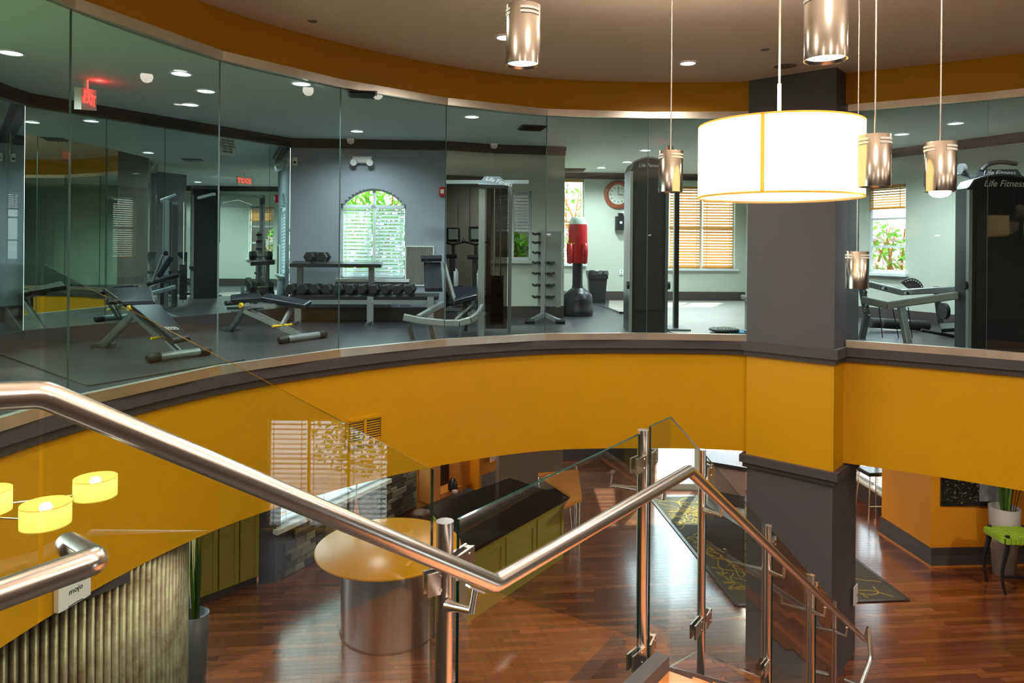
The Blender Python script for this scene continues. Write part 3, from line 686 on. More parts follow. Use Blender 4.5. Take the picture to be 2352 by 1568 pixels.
for a, b in tops:
    n = perp(flat(b-a)); panel([a, b, b-Vector((0, 0, 1.12)), a-Vector((0, 0, 1.12))], n, skip=(3,) if a is q6 else ())
# clamps holding the glass to the posts
def clamp(px0, py0, px1, py1, D0, D1, m='rail'):
    a = P(px0, py0, D0); b = P(px1, (py0), D1); h = P(px0, py0, D0).z-P(px0, py1, D0).z
    f = flat(b-a); n = perp(f); c = (a+b)/2-Vector((0, 0, h/2)); L = (b-a).length
    mb = MB()
    for s in (.013, -.013): mb.bar(c-f*L/2+n*s, c+f*L/2+n*s, .008, h)
    mb.bar(c+f*L*.30, c+f*L/2, .018, h*.9)
    for q in (-.3, .3): mb.tube([c+n*.016+f*L*.2+Vector((0, 0, h*q)), c+n*.0195+f*L*.2+Vector((0, 0, h*q))], .004, 8)
    mb.build('glass_clamp', m, sr)
clamp(978, 1310, 1018, 1362, 1.90, 1.93); clamp(1042, 1262, 1078, 1318, 1.95, 2.02); clamp(1455, 1048, 1480, 1083, 2.90, 2.97); clamp(1490, 1034, 1503, 1066, 3.0, 3.08)
clamp(1448, 1493, 1474, 1530, 2.88, 2.95); clamp(1487, 1466, 1498, 1504, 3.0, 3.08); clamp(1592, 1424, 1611, 1456, 3.8, 3.9); clamp(1619, 1402, 1628, 1433, 3.92, 4.0)
clamp(1621, 1070, 1630, 1098, 3.93, 4.02); clamp(1752, 1518, 1764, 1546, 4.72, 4.8); clamp(1771, 1237, 1778, 1255, 4.8, 4.9); clamp(1870, 1342, 1874, 1358, 5.8, 5.9)
# second handrail at the lower left
hr = root('handrail', 'short brushed handrail elbow ending in front of the mustard band at lower left', 'handrail', P(100, 1330, 1.2))
MB().tube(bend([P(-120, 1408, 1.13), P(214, 1288, 1.26), P(156, 1250, 1.52)], .012, 2), .0255, 28).build('tube', 'rail', hr)
# stair: stringer, landing and treads
st = root('staircase', 'staircase with orange wood treads inside grey stringers at the bottom edge', 'staircase', v3(RL[3][:2], ZL)); st['kind'] = 'structure'
f = flat(RL[4]-RL[3]); n = perp(f); base = v3(RL[3][:2], 0)-n*.08; zl = RL[3].z-.84
A = base+Vector((0, 0, zl+.02)); rise_ = .17; run = .17/abs(sl)
N = int((zl-ZL)/rise_)
end = A+f*(run*N)-Vector((0, 0, rise_*N))
for o_, nm in ((-.05, 'stringer'), (1.20, 'stringer')):
    a = A+n*o_; b = end+n*o_; MB().add([a, b, b-Vector((0, 0, .30)), a-Vector((0, 0, .30)), a+n*.05, b+n*.05, b+n*.05-Vector((0, 0, .30)), a+n*.05-Vector((0, 0, .30))], [(0, 1, 2, 3), (7, 6, 5, 4), (0, 4, 5, 1), (1, 5, 6, 2), (2, 6, 7, 3), (3, 7, 4, 0)]).build('stringer', 'charcoal', st)
for i in range(1, N):
    c = base+f*(run*(i-.5)); z = zl-rise_*i
    a = c+n*.0; b = c+n*1.2
    MB().bar(Vector((a.x, a.y, z-.02)), Vector((b.x, b.y, z-.02)), run+.02, .04).build('tread', 'tread', st)
    MB().bar(Vector((a.x, a.y, z+rise_/2-.02))-f*(run/2), Vector((b.x, b.y, z+rise_/2-.02))-f*(run/2), .018, rise_-.04).build('riser', 'tread', st)
f2 = flat(RL[3]-RL[2]); n2 = perp(f2); L2 = (v3(RL[3][:2], 0)-v3(RL[2][:2], 0)).length
a = v3(RL[2][:2], 0)-n2*.08-f2*.1; b = v3(RL[3][:2], 0)-n2*.08
lp = [a, b, b+n*1.2, a+n2*1.2]
MB().prism([tuple(p[:2]) for p in lp], zl-.04, zl).build('landing_deck', 'tread', st)
MB().add([v3(a, zl+.06), v3(b, zl+.06), v3(b, zl-.28), v3(a, zl-.28)]+[v3(p-n2*.06, z) for p, z in ((a, zl+.06), (b, zl+.06), (b, zl-.28), (a, zl-.28))], [(0, 1, 2, 3), (7, 6, 5, 4), (0, 4, 5, 1), (1, 5, 6, 2), (2, 6, 7, 3), (3, 7, 4, 0)]).build('landing_fascia', 'charcoal', st)
# ======================= ATRIUM LAMPS =======================
def pendant_proto():
    r = root('pendant_lamp', '', 'lamp', (0, 0, 0), 'brushed steel cylinder pendants around the drum lamp', local=True)
    R_, H_ = .065, .222
    MB().lathe([(R_, 0), (R_, H_), (R_-.002, H_+.001), (.01, H_+.001)], n=40).lathe([(R_, 0), (R_-.003, 0), (R_-.003, H_*.5)], n=40).build('cylinder_body', 'steel', r)
    sl_ = MB()
    for row in (.815, .885):
        for a0 in (0, 120, 240):
            vs = []
            for k in range(9):
                a = math.radians(a0+10*k+20)
                for z in (H_*row, H_*row+.009): vs.append((math.cos(a)*(R_+.0012), math.sin(a)*(R_+.0012), z))
            sl_.add(vs, [(2*k, 2*k+2, 2*k+3, 2*k+1) for k in range(8)])
    sl_.build('vent_slots', 'white', r, kind='stuff')
    MB().disc((0, 0, .012), R_-.004, flip=True).build('lamp_lens', 'led', r)
    MB().tube([(0, 0, H_), (0, 0, 2.9)], .0035, 8).build('rod', 'rail', r)
    return r
PEND = [(1201, 150, 2.63, 'steel cylinder pendant hanging alone near the top centre, left of the drum lamp'), (1896, 138, 2.2, 'largest nearest steel cylinder pendant cut off by the top edge'),
        (1540, 441, 3.8, 'steel cylinder pendant just left of the big drum lamp'), (2009, 429, 3.0, 'steel cylinder pendant half hidden behind the right side of the drum lamp'),
        (2159, 440, 3.15, 'steel cylinder pendant with glowing dome bulb farthest right'), (1968, 662, 4.2, 'lowest unlit steel cylinder pendant on the right edge of the column')]
pp = None
for i, (px, py, D, lab) in enumerate(PEND):
    loc = P(px, py, D)
    if pp is None: pp = pendant_proto(); pp['label'] = lab; o = pp
    else: o = copy_tree(pp, label=lab)
    o.location = loc
    for c in [c for c in bpy.data.objects if c.parent == o]:
        if c.name.startswith('rod'):
            me = c.data.copy(); c.data = me
            for v in me.vertices:
                if v.co.z > 1: v.co.z = ZU-loc.z
        if c.name.startswith('lamp_lens') and i == 5: c.data = c.data.copy(); c.data.materials[0] = M['white']
    if i in (4,): MB().lathe([(.045, .0), (.04, -.012), (.028, -.022), (.0005, -.027)], n=24).build('bulb_dome', 'led', o)
    if i != 5: light('pendant_light', 'SPOT', loc+Vector((0, 0, -.02)), 14, (1, .93, .88), .05, spot=2.0)
DC_ = P(1788, 456, 3.35); DR_, DH_ = .375, .352
dl = root('drum_lamp', 'large glowing cream fabric drum pendant lamp in front of the column', 'lamp', DC_)
MB().lathe([(DR_, 0), (DR_, DH_)], c=DC_, n=72).build('lamp_shade', 'shade', dl)
for z in (0, DH_-.008): MB().lathe([(DR_+.001, z), (DR_+.001, z+.008)], c=DC_, n=72).build('shade_rim', 'shadehem', dl)
a = math.atan2(-DC_.y, -DC_.x)-.12
sm_ = []
for z in (0, DH_):
    for s in (-.0, .075): sm_.append(DC_+Vector((math.cos(a+s-.08)*(DR_+.0015), math.sin(a+s-.08)*(DR_+.0015), z)))
a0 = sm_[0]
MB().add([sm_[0], sm_[0]+(sm_[1]-sm_[0])*.6, sm_[2]+(sm_[3]-sm_[2])*.6, sm_[2]], [(0, 1, 2, 3)]).build('shade_seam', 'shadehem', dl)
MB().disc(DC_+Vector((0, 0, .02)), DR_-.012, n=64).build('diffuser', shademat('opal_diffuser', (.95, .93, .88), .6), dl)
MB().tube([DC_+Vector((0, 0, DH_-.04)), DC_+Vector((0, 0, DH_+.06))], .013, 16).tube([DC_+Vector((0, 0, DH_+.06)), DC_+Vector((0, 0, DH_+.20))], .009, 16).tube([DC_+Vector((0, 0, DH_+.20)), Vector((DC_.x, DC_.y, ZU))], .005, 12).build('stem', 'offwhite', dl)
sp = MB()
for k in range(3):
    a = 2.1*k+.3; sp.bar(DC_+Vector((0, 0, DH_-.02)), DC_+Vector((math.cos(a)*DR_, math.sin(a)*DR_, DH_-.02)), .006)
sp.build('spider_frame', 'offwhite', dl)
for k in range(3):
    a = 2.1*k+.9; c = DC_+Vector((math.cos(a)*.14, math.sin(a)*.14, .18))
    MB().lathe([(.0005, -.045), (.02, -.038), (.03, -.015), (.022, .02), (.012, .045)], c=c, n=16).build('bulb', 'bulb', dl)
    light('drum_bulb_light', 'POINT', c, 48, (1, .87, .66), .04)
# chandelier at lower left
ch = root('chandelier', 'branched chandelier with small lit yellow drum shades seen through the left rail glass', 'chandelier', P(-140, 1150, 3.2))
cc = P(-170, 1165, 3.2)
for px, py, D, r in ((105, 1180, 3.35, .108), (219, 1118, 3.75, .105), (-30, 1150, 3.3, .10)):
    c = P(px, py, D); hgt = .105
    s = MB().lathe([(r, -hgt/2), (r, hgt/2)], c=c, n=48).build('lamp_shade', 'yshade', ch)
    MB().lathe([(r+.0008, hgt/2-.004), (r+.0008, hgt/2)], c=c, n=48).build('shade_rim', 'shadehem', s)
    MB().disc(c-Vector((0, 0, hgt/2-.006)), r-.003, n=40).build('diffuser', 'yshade', s)
    MB().lathe([(.0005, .035), (.02, .028), (.028, .01), (.02, -.012), (.01, -.03)], c=c+Vector((0, 0, .022)), n=16).build('bulb', 'bulb', ch)
    MB().tube([c+Vector((0, 0, -.03)), cc+Vector((0, 0, -.03))], .005, 8).build('arm', 'rail', ch)
    light('chandelier_bulb_light', 'POINT', c+Vector((0, 0, .02)), 1.6, (1, .85, .5), .02)
MB().tube([cc+Vector((0, 0, -.08)), Vector((cc.x, cc.y, ZU))], .012, 12).build('stem', 'rail', ch)
# ceiling fittings
def downlight(px, py, zc, lab, grp, on=True, r=.08, E=0, col=(1, .9, .78)):
    c = on_z(px, py, zc-.004)
    o = root('downlight', lab, 'downlight', c, grp)
    MB().lathe([(r+.018, .0), (r+.016, -.006), (r, -.008), (r-.004, .002)], c=c, n=36).build('trim_ring', 'white', o)
    MB().disc(c-Vector((0, 0, .003)), r-.002, n=32).build('lens', 'led' if zc > 3 else 'gled', o)
    if E: light('downlight_beam', 'SPOT', c-Vector((0, 0, .03)), E*2.1, col, r*.8, spot=2.7)
    return o
downlight(1580, 145, ZU, 'recessed downlight on the tan ceiling between two pendants', 'atrium downlights', E=40)
downlight(1160, 86, ZU, 'recessed downlight half hidden behind the cylinder pendant at top centre', 'atrium downlights', E=40)
def plate(px, py, zc, r, name, lab, cat, m='ceiling', t=.006):
    c = on_z(px, py, zc-.001)
    o = root(name, lab, cat, c); MB().lathe([(r, 0), (r-.004, -t), (r*.9, -t-.001), (.0005, -t-.001)], c=c, n=36).build('cover', m, o); return o, c
o, c = plate(1803, 151, ZU, .12, 'ceiling_speaker', 'round flat tan ceiling speaker behind the drum lamp stem', 'speaker', 'taupe')
MB().lathe([(.135, 0), (.132, -.005), (.12, -.005)], c=c, n=36).build('rim', 'ceiling', o)
for px, py, lab in ((718, 48, 'small flat round sprinkler cover on the tan ceiling at upper left'), (1757, 113, 'small flat round sprinkler cover on the tan ceiling left of the drum stem')):
    o, c = plate(px, py, ZU, .045, 'sprinkler_cover', lab, 'sprinkler', 'taupe'); MB().lathe([(.055, 0), (.053, -.004), (.045, -.004)], c=c, n=30).build('rim', 'ceiling', o)
GD = [(25, 121, 'leftmost recessed downlight cut by the left picture edge', 12), (416, 169, 'recessed gym downlight nearest above the exit sign', 13), (473, 209, 'recessed gym downlight just left of the second glass seam', 12), (437, 240, 'recessed gym downlight lowest of the trio left of the second seam', 12),
      (692, 192, 'recessed gym downlight near the third glass seam', 22), (820, 301, 'small recessed gym downlight above the arched window', 30), (1084, 268, 'recessed gym downlight above the cable machine', 42),
      (1482, 345, 'recessed gym downlight above the dark weight tower', 70), (1381, 385, 'distant recessed gym downlight above the clock', 60), (1440, 372, 'distant recessed gym downlight right of the clock', 50), (2195, 283, 'recessed gym downlight at upper right above the silver frame', 60), (2071, 308, 'recessed gym downlight right of the drum lamp', 60)]
for px, py, lab, E in GD: downlight(px, py, ZG, lab, 'gym downlights', r=.085, E=E, col=(.88, .96, 1))
for X, Y, E in ((3.9, 10.0, 50), (3.6, 12.6, 60), (.1, 12.6, 26), (-3.9, 6.0, 14)):
    light('gym_ceiling_light', 'SPOT', (X, Y, 2.66), E*2.1, (.88, .96, 1), .07, spot=2.7)
def vent(c, w, d, rz, lab, m='charcoal', zc=ZG):
    o = root('ceiling_vent', lab, 'vent', (c.x, c.y, zc), rotz=rz, local=True)
    MB().box(-w/2, w/2, -d/2, d/2, -.012, -.002).build('frame', m, o)
    for k in range(5): MB().hexa([(-w/2+.02, -d/2+.03+k*d*.19, -.03), (w/2-.02, -d/2+.03+k*d*.19, -.03), (w/2-.02, -d/2+.04+k*d*.19, -.03), (-w/2+.02, -d/2+.04+k*d*.19, -.03)], [(-w/2+.02, -d/2+.05+k*d*.19, -.012), (w/2-.02, -d/2+.05+k*d*.19, -.012), (w/2-.02, -d/2+.06+k*d*.19, -.012), (-w/2+.02, -d/2+.06+k*d*.19, -.012)]).build('louver', 'trimbrown', o)
vent(on_z(1222, 292, ZG), .34, .34, .2, 'square louvred ceiling vent above the dumbbell tower'); vent(on_z(832, 214, ZG), .3, .3, .2, 'square louvred ceiling vent near the third glass seam'); vent(on_z(1318, 389, ZG), .45, .45, .0, 'square louvred ceiling vent in the far room by the narrow window')
# ======================= GYM =======================
def fl(px, py): return on_z(px, py, 0.0)
# --- adjustable benches
def bench(lab, pad1, pad2, foot, base, kx, D0, logo=True, name='weight_bench'):
    pts = [P(*p) for p in pad1+pad2]; c = sum(pts, Vector())/8
    o = root(name, lab, 'weight bench', (c.x, c.y, 0), 'adjustable weight benches')
    s1 = [P(*p) for p in pad1]; s2 = [P(*p) for p in pad2]
    a_ = MB().slab(s1, .06).build('seat_pad', 'vinyl', o); MB().slab(s2, .06).build('back_pad', 'vinyl', o)
    c1 = sum(s1, Vector())/4-Vector((0, 0, .07)); c2 = sum(s2, Vector())/4-Vector((0, 0, .07)); h = (s1[2]+s1[3])/2-Vector((0, 0, .09))
    fa, fb = [fl(*p)+Vector((0, 0, .02)) for p in foot]; ba, bb = [fl(*p)+Vector((0, 0, .045)) for p in base]; fm = (fa+fb)/2; bm_ = (ba+bb)/2
    MB().bar(c1, c1+(h-c1)*1.3, .07, .04).build('seat_frame', 'silver', o); MB().bar(h, c2+(c2-h)*.55, .07, .04).build('back_frame', 'silver', o)
    MB().bar(fm, h+(c1-h)*.1, .05, .09, bev=.4).build('rear_leg', 'silver', o); MB().bar(fa, fb, .06, .03).build('rear_foot', 'darksteel', o)
    for s in (-.045, .045):
        MB().bar(h+perp(flat(bm_-fm))*s-Vector((0, 0, .05)), bm_+perp(flat(bm_-fm))*s*.6, .02, .045).build('strut', 'silver', o)
    m2 = h+(bm_-h)*.62; MB().bar(m2, c2+(c2-h)*.2, .035, .05).build('adjuster_arm', 'silver', o)
    MB().add([h+Vector((0, 0, .02)), c1*.5+h*.5, fm+(h-fm)*.62, h+(bm_-h)*.2], [(0, 1, 2, 3)]).add([h+Vector((0, .03, .02)), c1*.5+h*.5+Vector((0, .03, 0)), fm+(h-fm)*.62+Vector((0, .03, 0)), h+(bm_-h)*.2+Vector((0, .03, 0))], [(3, 2, 1, 0)]).build('gusset', 'silver', o)
    MB().tube([ba, bb], .04, 16).build('front_crossbar', 'silver', o)
    for p, q in ((ba, bb), (bb, ba)):
        d = (q-p).normalized(); MB().tube([p-d*.06, p-d*.04, p+d*.06], [.03, .047, .047], 16).build('rubber_end', 'rubber', o)
    n_ = perp(flat(bm_-fm)); MB().tube([m2+n_*.13, m2-n_*.13], .014, 12).build('locking_pin', 'yellow', o)
    MB().tube([h+n_*.06+(c1-h)*.3, h+n_*.09+(c1-h)*.3], .03, 16).build('adjuster_knob', 'yellow', o)
    MB().tube([c1-n_*.05, c1+n_*.26], .028, 14).build('roller_grip', 'rubber', o)
    if logo:
        e = (s2[1]+s2[2])/2; d = (s2[2]+s2[3]-s2[0]-s2[1]).normalized(); xd = (s2[1]-s2[0]).normalized(); nn = xd.cross(d)
        if nn.z < 0: nn = -nn
        ct = sum(s2, Vector())/4+d*.22+nn*.008
        mb = MB()
        for k in range(4):
            mb.bar(ct+xd*(-.05+k*.03)-d*.02, ct+xd*(-.03+k*.03)+d*.035, .008, .003)
        mb.bar(ct-xd*.06+d*.05, ct+xd*.06+d*.05, .01, .003).build('pad_emblem', 'whiteink', o)
    return o
bench('adjustable weight bench set on a decline nearest the left glass', [(236, 660, 7.7), (346, 657, 7.6), (356, 692, 7.15), (281, 694, 7.15)], [(298, 698, 7.1), (365, 696, 7.1), (436, 772, 6.5), (398, 780, 6.45)], [(212, 797), (262, 797)], [(352, 832), (470, 816)], 0, 7)
bench('flat weight bench in front of the dumbbell rack', [(530, 676, 8.1), (596, 671, 8.35), (604, 683, 8.15), (531, 688, 7.95)], [(598, 682, 8.2), (612, 672, 8.4), (716, 690, 8.5), (700, 700, 8.2)], [(510, 760), (552, 758)], [(650, 789), (740, 776)], 0, 8, logo=False)
# --- dumbbell rack
DRk = 9.9
rk = root('dumbbell_rack', 'two tier black dumbbell rack on silver legs below the arched window', 'rack', v3(XY(830, DRk), 0))
zt = P(740, 606, 9.85).z; zb = P(740, 681, 9.85).z
def shelf(px0, px1, z, name, D=9.9, d=.34, th=.05):
    a = XY(px0, D-.03); b = XY(px1, D+.12); dd = (b-a).normalized(); n_ = Vector((-dd.y, dd.x))
    return MB().hexa([v3(a, z-th), v3(b, z-th), v3(b+n_*d, z-th+.02), v3(a+n_*d, z-th+.02)], [v3(a, z), v3(b, z), v3(b+n_*d, z+.03), v3(a+n_*d, z+.03)]).build(name, 'black', rk)
shelf(665, 876, zt, 'upper_shelf'); shelf(665, 1008, zb, 'lower_shelf')
MB().bar(v3(XY(668, 9.88), zb-.08), v3(XY(1004, 10.0), zb-.08), .03, .06).build('front_rail', 'silver', rk)
for px in (686, 852, 990): 
    b = v3(XY(px, 9.95), .0); MB().bar(b, b+Vector((0, .0, zb)), .09, .05, up=(0, 1, 0)).build('leg', 'silver', rk); MB().bar(b-Vector((0, .25, -.02)), b+Vector((0, .35, .02)), .06, .04).build('foot', 'darksteel', rk)
for px in (690, 854): MB().bar(v3(XY(px, 10.12), zb), v3(XY(px, 10.12), zt-.02), .08, .05, up=(0, 1, 0)).build('shelf_post', 'darksteel', rk)
dbp = root('dumbbell', '', 'dumbbell', (0, 0, 0), 'black hex dumbbells on the rack', local=True)
for s in (-1, 1):
    vs = []; hx = .078
    for y_, k in ((s*.07, .82), (s*.085, 1), (s*.145, 1), (s*.162, .8)):
        for q in range(6): vs.append((hx*k*math.cos(math.pi/3*q), y_, hx*k*math.sin(math.pi/3*q)))
    fs = [(i*6+q, i*6+(q+1) % 6, (i+1)*6+(q+1) % 6, (i+1)*6+q) for i in range(3) for q in range(6)]+[(0, 1, 2, 3, 4, 5), (18, 19, 20, 21, 22, 23)]
    MB().add(vs, fs).build('hex_head', 'rubber', dbp)
MB().tube([(0, -.075, 0), (0, -.03, 0), (0, .03, 0), (0, .075, 0)], [.015, .019, .019, .015], 12).build('handle', 'chrome', dbp)
ordn = ['first', 'second', 'third', 'fourth', 'fifth', 'sixth', 'seventh', 'eighth', 'ninth', 'tenth']
spots = [(675+i*26.8, 'lower') for i in range(11)]+[(716, 'upper'), (744, 'upper')]
for i, (px, sh) in enumerate(spots):
    lab = ('black hex dumbbell %s from the left on the lower rack shelf' % (ordn+['eleventh'])[i]) if sh == 'lower' else 'black hex dumbbell alone on the upper shelf, the %s one' % ('left' if px < 730 else 'right')
    o = dbp if i == 0 else copy_tree(dbp)
    o['label'] = lab; xy = XY(px, 10.03+.12*(px-665)/340); o.location = v3(xy, (zb if sh == 'lower' else zt)+.098)
# --- dumbbell tower
tw_ = root('dumbbell_tower', 'upright silver dumbbell stand with black half moon saddles', 'dumbbell stand', v3(XY(1250, 10.4), 0))
zt_ = P(1250, 528, 10.4).z
MB().bar(v3(XY(1247, 10.4), .05), v3(XY(1247, 10.4), zt_), .06, .05, up=(0, 1, 0)).build('upright', 'silver', tw_)
MB().prism([tuple(XY(1254, 10.42)), tuple(XY(1289, 10.46)), tuple(XY(1289, 10.50)), tuple(XY(1254, 10.46))], .22, zt_-.02).build('side_plate', 'silver', tw_)
MB().prism([tuple(XY(1236, 10.42)), tuple(XY(1247, 10.42)), tuple(XY(1247, 10.46)), tuple(XY(1236, 10.46))], .22, zt_-.02).build('side_plate', 'silver', tw_)
for s, px in ((-1, 1218), (1, 1288)):
    a = v3(XY(1250, 10.4), .12); b = v3(XY(px, 10.2), .03); MB().bar(a, b, .07, .05).build('foot', 'silver', tw_); MB().tube([b-Vector((.07, 0, 0)), b+Vector((.07, 0, 0))], .035, 12).build('rubber_foot', 'rubber', tw_)
for col, px, ys in ((0, 1230, (534, 554, 577, 600, 625, 652, 679, 704)), (1, 1267, (600, 625, 652, 679, 704))):
    for y_ in ys:
        c = P(px, y_, 10.34); vs = []
        for k in range(9):
            a = math.pi+math.pi*k/8
            for r in (.055, .018):
                for dy in (0, .10): vs.append(c+Vector((math.cos(a)*r, dy, math.sin(a)*r*.75)))
        fs = []
        for k in range(8): b = 4*k; fs += [(b, b+4, b+5, b+1), (b+2, b+3, b+7, b+6), (b, b+2, b+6, b+4), (b+1, b+5, b+7, b+3)]
        MB().add(vs, fs+[(0, 1, 3, 2), (32, 34, 35, 33)]).bar(c+Vector((0, .08, -.02)), v3(XY(1247, 10.4), c.z-.02), .03, .03).build('saddle', 'rubber', tw_)
# --- free standing punching bag
pbg = root('punching_bag', 'red free standing punching bag on a black rounded base', 'punching bag', v3(XY(1327, 11.5), 0)); c = v3(XY(1327, 11.5), 0)
zz = lambda y_: P(1327, y_, 11.5).z
MB().lathe([(.255, .0), (.265, .04), (.265, .10), (.25, .13), (.25, .24), (.235, .34), (.16, .41), (.10, .45)], c=c, n=40).build('base', 'black', pbg)
MB().lathe([(.10, .42), (.085, .5), (.085, zz(602))], c=c, n=24).build('neck', 'black', pbg)
MB().lathe([(.0005, zz(605)), (.13, zz(604)), (.155, zz(598)), (.16, zz(560)), (.155, zz(520)), (.145, zz(515))], c=c, n=32).build('target_body', 'red', pbg)
MB().lathe([(.145, zz(515)), (.135, zz(505)), (.10, zz(499)), (.0005, zz(497))], c=c, n=32).build('head_cap', 'paper', pbg, label='pale head cap')
for px in (1309, 1343): 
    q = v3(XY(px, 11.38), 0); MB().lathe([(.0005, zz(606)), (.045, zz(604)), (.055, zz(580)), (.05, zz(560)), (.0005, zz(558))], c=q, n=16).build('side_pad', 'red', pbg)
MB().bar(v3(XY(1301, 11.3), zz(559)), v3(XY(1320, 11.3), zz(559)), .012, .012).build('strap', 'yellow', pbg)
# --- trash bin
tb = root('trash_bin', 'black plastic trash bin with crumpled liner below the wall dispenser', 'trash bin', v3(XY(1372, 14.1), 0)); c = v3(XY(1372, 14.1), 0)
MB().hexa([c+Vector((-.15, -.12, 0)), c+Vector((.15, -.12, 0)), c+Vector((.15, .12, 0)), c+Vector((-.15, .12, 0))], [c+Vector((-.19, -.15, .58)), c+Vector((.19, -.15, .58)), c+Vector((.19, .15, .58)), c+Vector((-.19, .15, .58))]).build('bin_body', 'rubber', tb)
MB().bar(c+Vector((-.2, -.16, .52)), c+Vector((.2, -.16, .52)), .02, .06).build('bin_rim', 'black', tb)
ln = MB(); rr = random.Random(5); vs = []
for k in range(24):
    a = 2*math.pi*k/24; 
    for z, r in ((.50, .205), (.58, .215), (.64, .20), (.60, .17)): q = r+rr.uniform(-.012, .012); vs.append(c+Vector((math.cos(a)*q*1.05, math.sin(a)*q*.85, z+rr.uniform(-.02, .02))))
ln.add(vs, [(4*k+i, (4*k+4+i) % 96, (4*k+5+i) % 96, 4*k+1+i) for k in range(24) for i in range(3)]).build('bin_liner', 'black', tb)
# --- clock
CK = P(1420, 447, 14.80)
ck = root('wall_clock', 'round reddish wooden wall clock with Roman style dial', 'clock', CK)
fx = (FB-FA).normalized(); wx = v3(fx, 0); wn_ = Vector((fx.y, -fx.x, 0))
def ring(prof, c, n=40):      # lathe facing the camera side of the far wall
    vs = []
    for r, o in prof:
        for k in range(n):
            a = 2*math.pi*k/n; vs.append(c+wx*math.cos(a)*r+Vector((0, 0, 1))*math.sin(a)*r+wn_*o)
    return MB().add(vs, [(i*n+k, i*n+(k+1) % n, (i+1)*n+(k+1) % n, (i+1)*n+k) for i in range(len(prof)-1) for k in range(n)], True)
ring([(.305, -.06), (.305, 0), (.285, .03), (.265, .02), (.25, .035), (.225, .02), (.205, .0)], CK).build('clock_rim', 'clockwood', ck)
ring([(.21, .002), (.0005, .003)], CK).build('dial', 'clockface', ck)
for k in range(12):
    a = math.pi/6*k; d = wx*math.sin(a)+Vector((0, 0, 1))*math.cos(a); MB().bar(CK+d*.145+wn_*.006, CK+d*.18+wn_*.006, .013, .002, up=wn_).build('hour_mark', 'ink', ck)
MB().bar(CK+wn_*.008, CK+wn_*.008+Vector((0, 0, .15)), .009, .003, up=wn_).build('minute_hand', 'ink', ck); MB().bar(CK+wn_*.008, CK+wn_*.008+wx*.10-Vector((0, 0, .005)), .014, .003, up=wn_).build('hour_hand', 'ink', ck)
# --- wall dispenser, outlet
c = P(1425, 510, 14.74); dsp = root('paper_dispenser', 'black wall dispenser with white tissue below the clock', 'dispenser', c)
MB().bar(c-Vector((0, 0, .17)), c+Vector((0, 0, .12)), .22, .16, up=(0, 1, 0), bev=.3).bar(c+Vector((0, 0, .12)), c+Vector((0, 0, .19)), .10, .12, up=(0, 1, 0)).build('housing', 'black', dsp)
MB().tube([c+Vector((0, -.081, -.01)), c+Vector((0, -.09, -.01))], .03, 12).build('badge', 'whiteink', dsp)
MB().add([c+Vector((.0, -.02, .18)), c+Vector((.12, -.03, .20)), c+Vector((.13, 0, .15)), c+Vector((.05, .03, .24))], [(0, 1, 2), (0, 2, 3), (0, 3, 1), (1, 2, 3)]).build('tissue', 'white', dsp)
def outlet(px, py, D, lab, w=.075, h=.115, xd=wx, nd=wn_):
    c = P(px, py, D); o = root('power_outlet', lab, 'outlet', c); MB().bar(c-Vector((0, 0, h/2)), c+Vector((0, 0, h/2)), w, .012, up=nd).build('cover_plate', 'white', o)
    for s in (-.025, .025): MB().bar(c+nd*.007+Vector((0, 0, s-.012)), c+nd*.007+Vector((0, 0, s+.012)), .02, .003, up=nd).build('socket', 'ink', o)
outlet(1427, 625, 14.81, 'white double outlet on the wall right of the trash bin')
# --- tall weight towers
def tower(lab, px0, px1, D, ytop, yside, depth=.5, txt=True, glassy=True, knobs=True):
    a = XY(px0, D); b = XY(px1, D); w_ = b.x-a.x; zs_ = P(px0, yside, D).z; zt2 = P(px0, ytop, D).z; N = 14
    o = root('weight_tower', lab, 'exercise machine', (a.x+w_/2, D, 0)); prof = [(0, 0)]
    for k in range(N+1):
        u = k/N; prof.append((u, zs_+(zt2-zs_)*math.sin(math.pi*(.12+.76*u))**.8 if 0 < u < 1 else zs_))
    prof.append((1, 0)); n = len(prof)
    vs = [(a.x+w_*u, D, z) for u, z in prof]+[(a.x+w_*u, D+depth, z) for u, z in prof]
    MB().add(vs, [tuple(range(n)), tuple(range(2*n-1, n-1, -1))]+[(i, (i+1) % n, n+(i+1) % n, n+i) for i in range(n)]).build('shroud', 'black', o)
    pr = [(u, z) for u, z in prof[1:-1]]
    hd = MB()
    for s in range(len(pr)-1): hd.bar((a.x+w_*pr[s][0], D-.012, pr[s][1]+.004), (a.x+w_*pr[s+1][0], D-.012, pr[s+1][1]+.004), .03, .02)
    hd.build('top_trim', 'darksteel', o)
    MB().box(a.x+w_*.12, a.x+w_*.88, D-.012, D-.001, .3, zs_-.25).build('front_window', 'rubber', o)
    for u in (0.02, .98): MB().box(a.x+w_*u-.018, a.x+w_*u+.018, D-.03, D+.02, 0, zs_-.02).build('upright', 'silver' if u < .5 else 'darksteel', o)
    if knobs:
        for u, s in ((-.02, -1), (1.02, 1)):
            c = Vector((a.x+w_*u, D, P(px0, 655, D).z)); MB().tube([c, c+Vector((s*.03, 0, 0))], .05, 16).build('pulley', 'rubber', o)
    if txt: text('lettering', 'Life Fitness', w_*.13, 'whiteink', (a.x+w_/2, D-.014, zs_+(zt2-zs_)*.35), (1, 0, 0), (0, 0, 1), o, shear=.3)
    return o
tower('tall black weight stack tower between the clock and the drum lamp', 1447, 1532, 9.25, 362, 390)
p0 = XY(1553, 9.6); pm_ = root('cable_post', 'slim dark cable column just right of the central weight tower', 'exercise machine', v3(p0, 0))
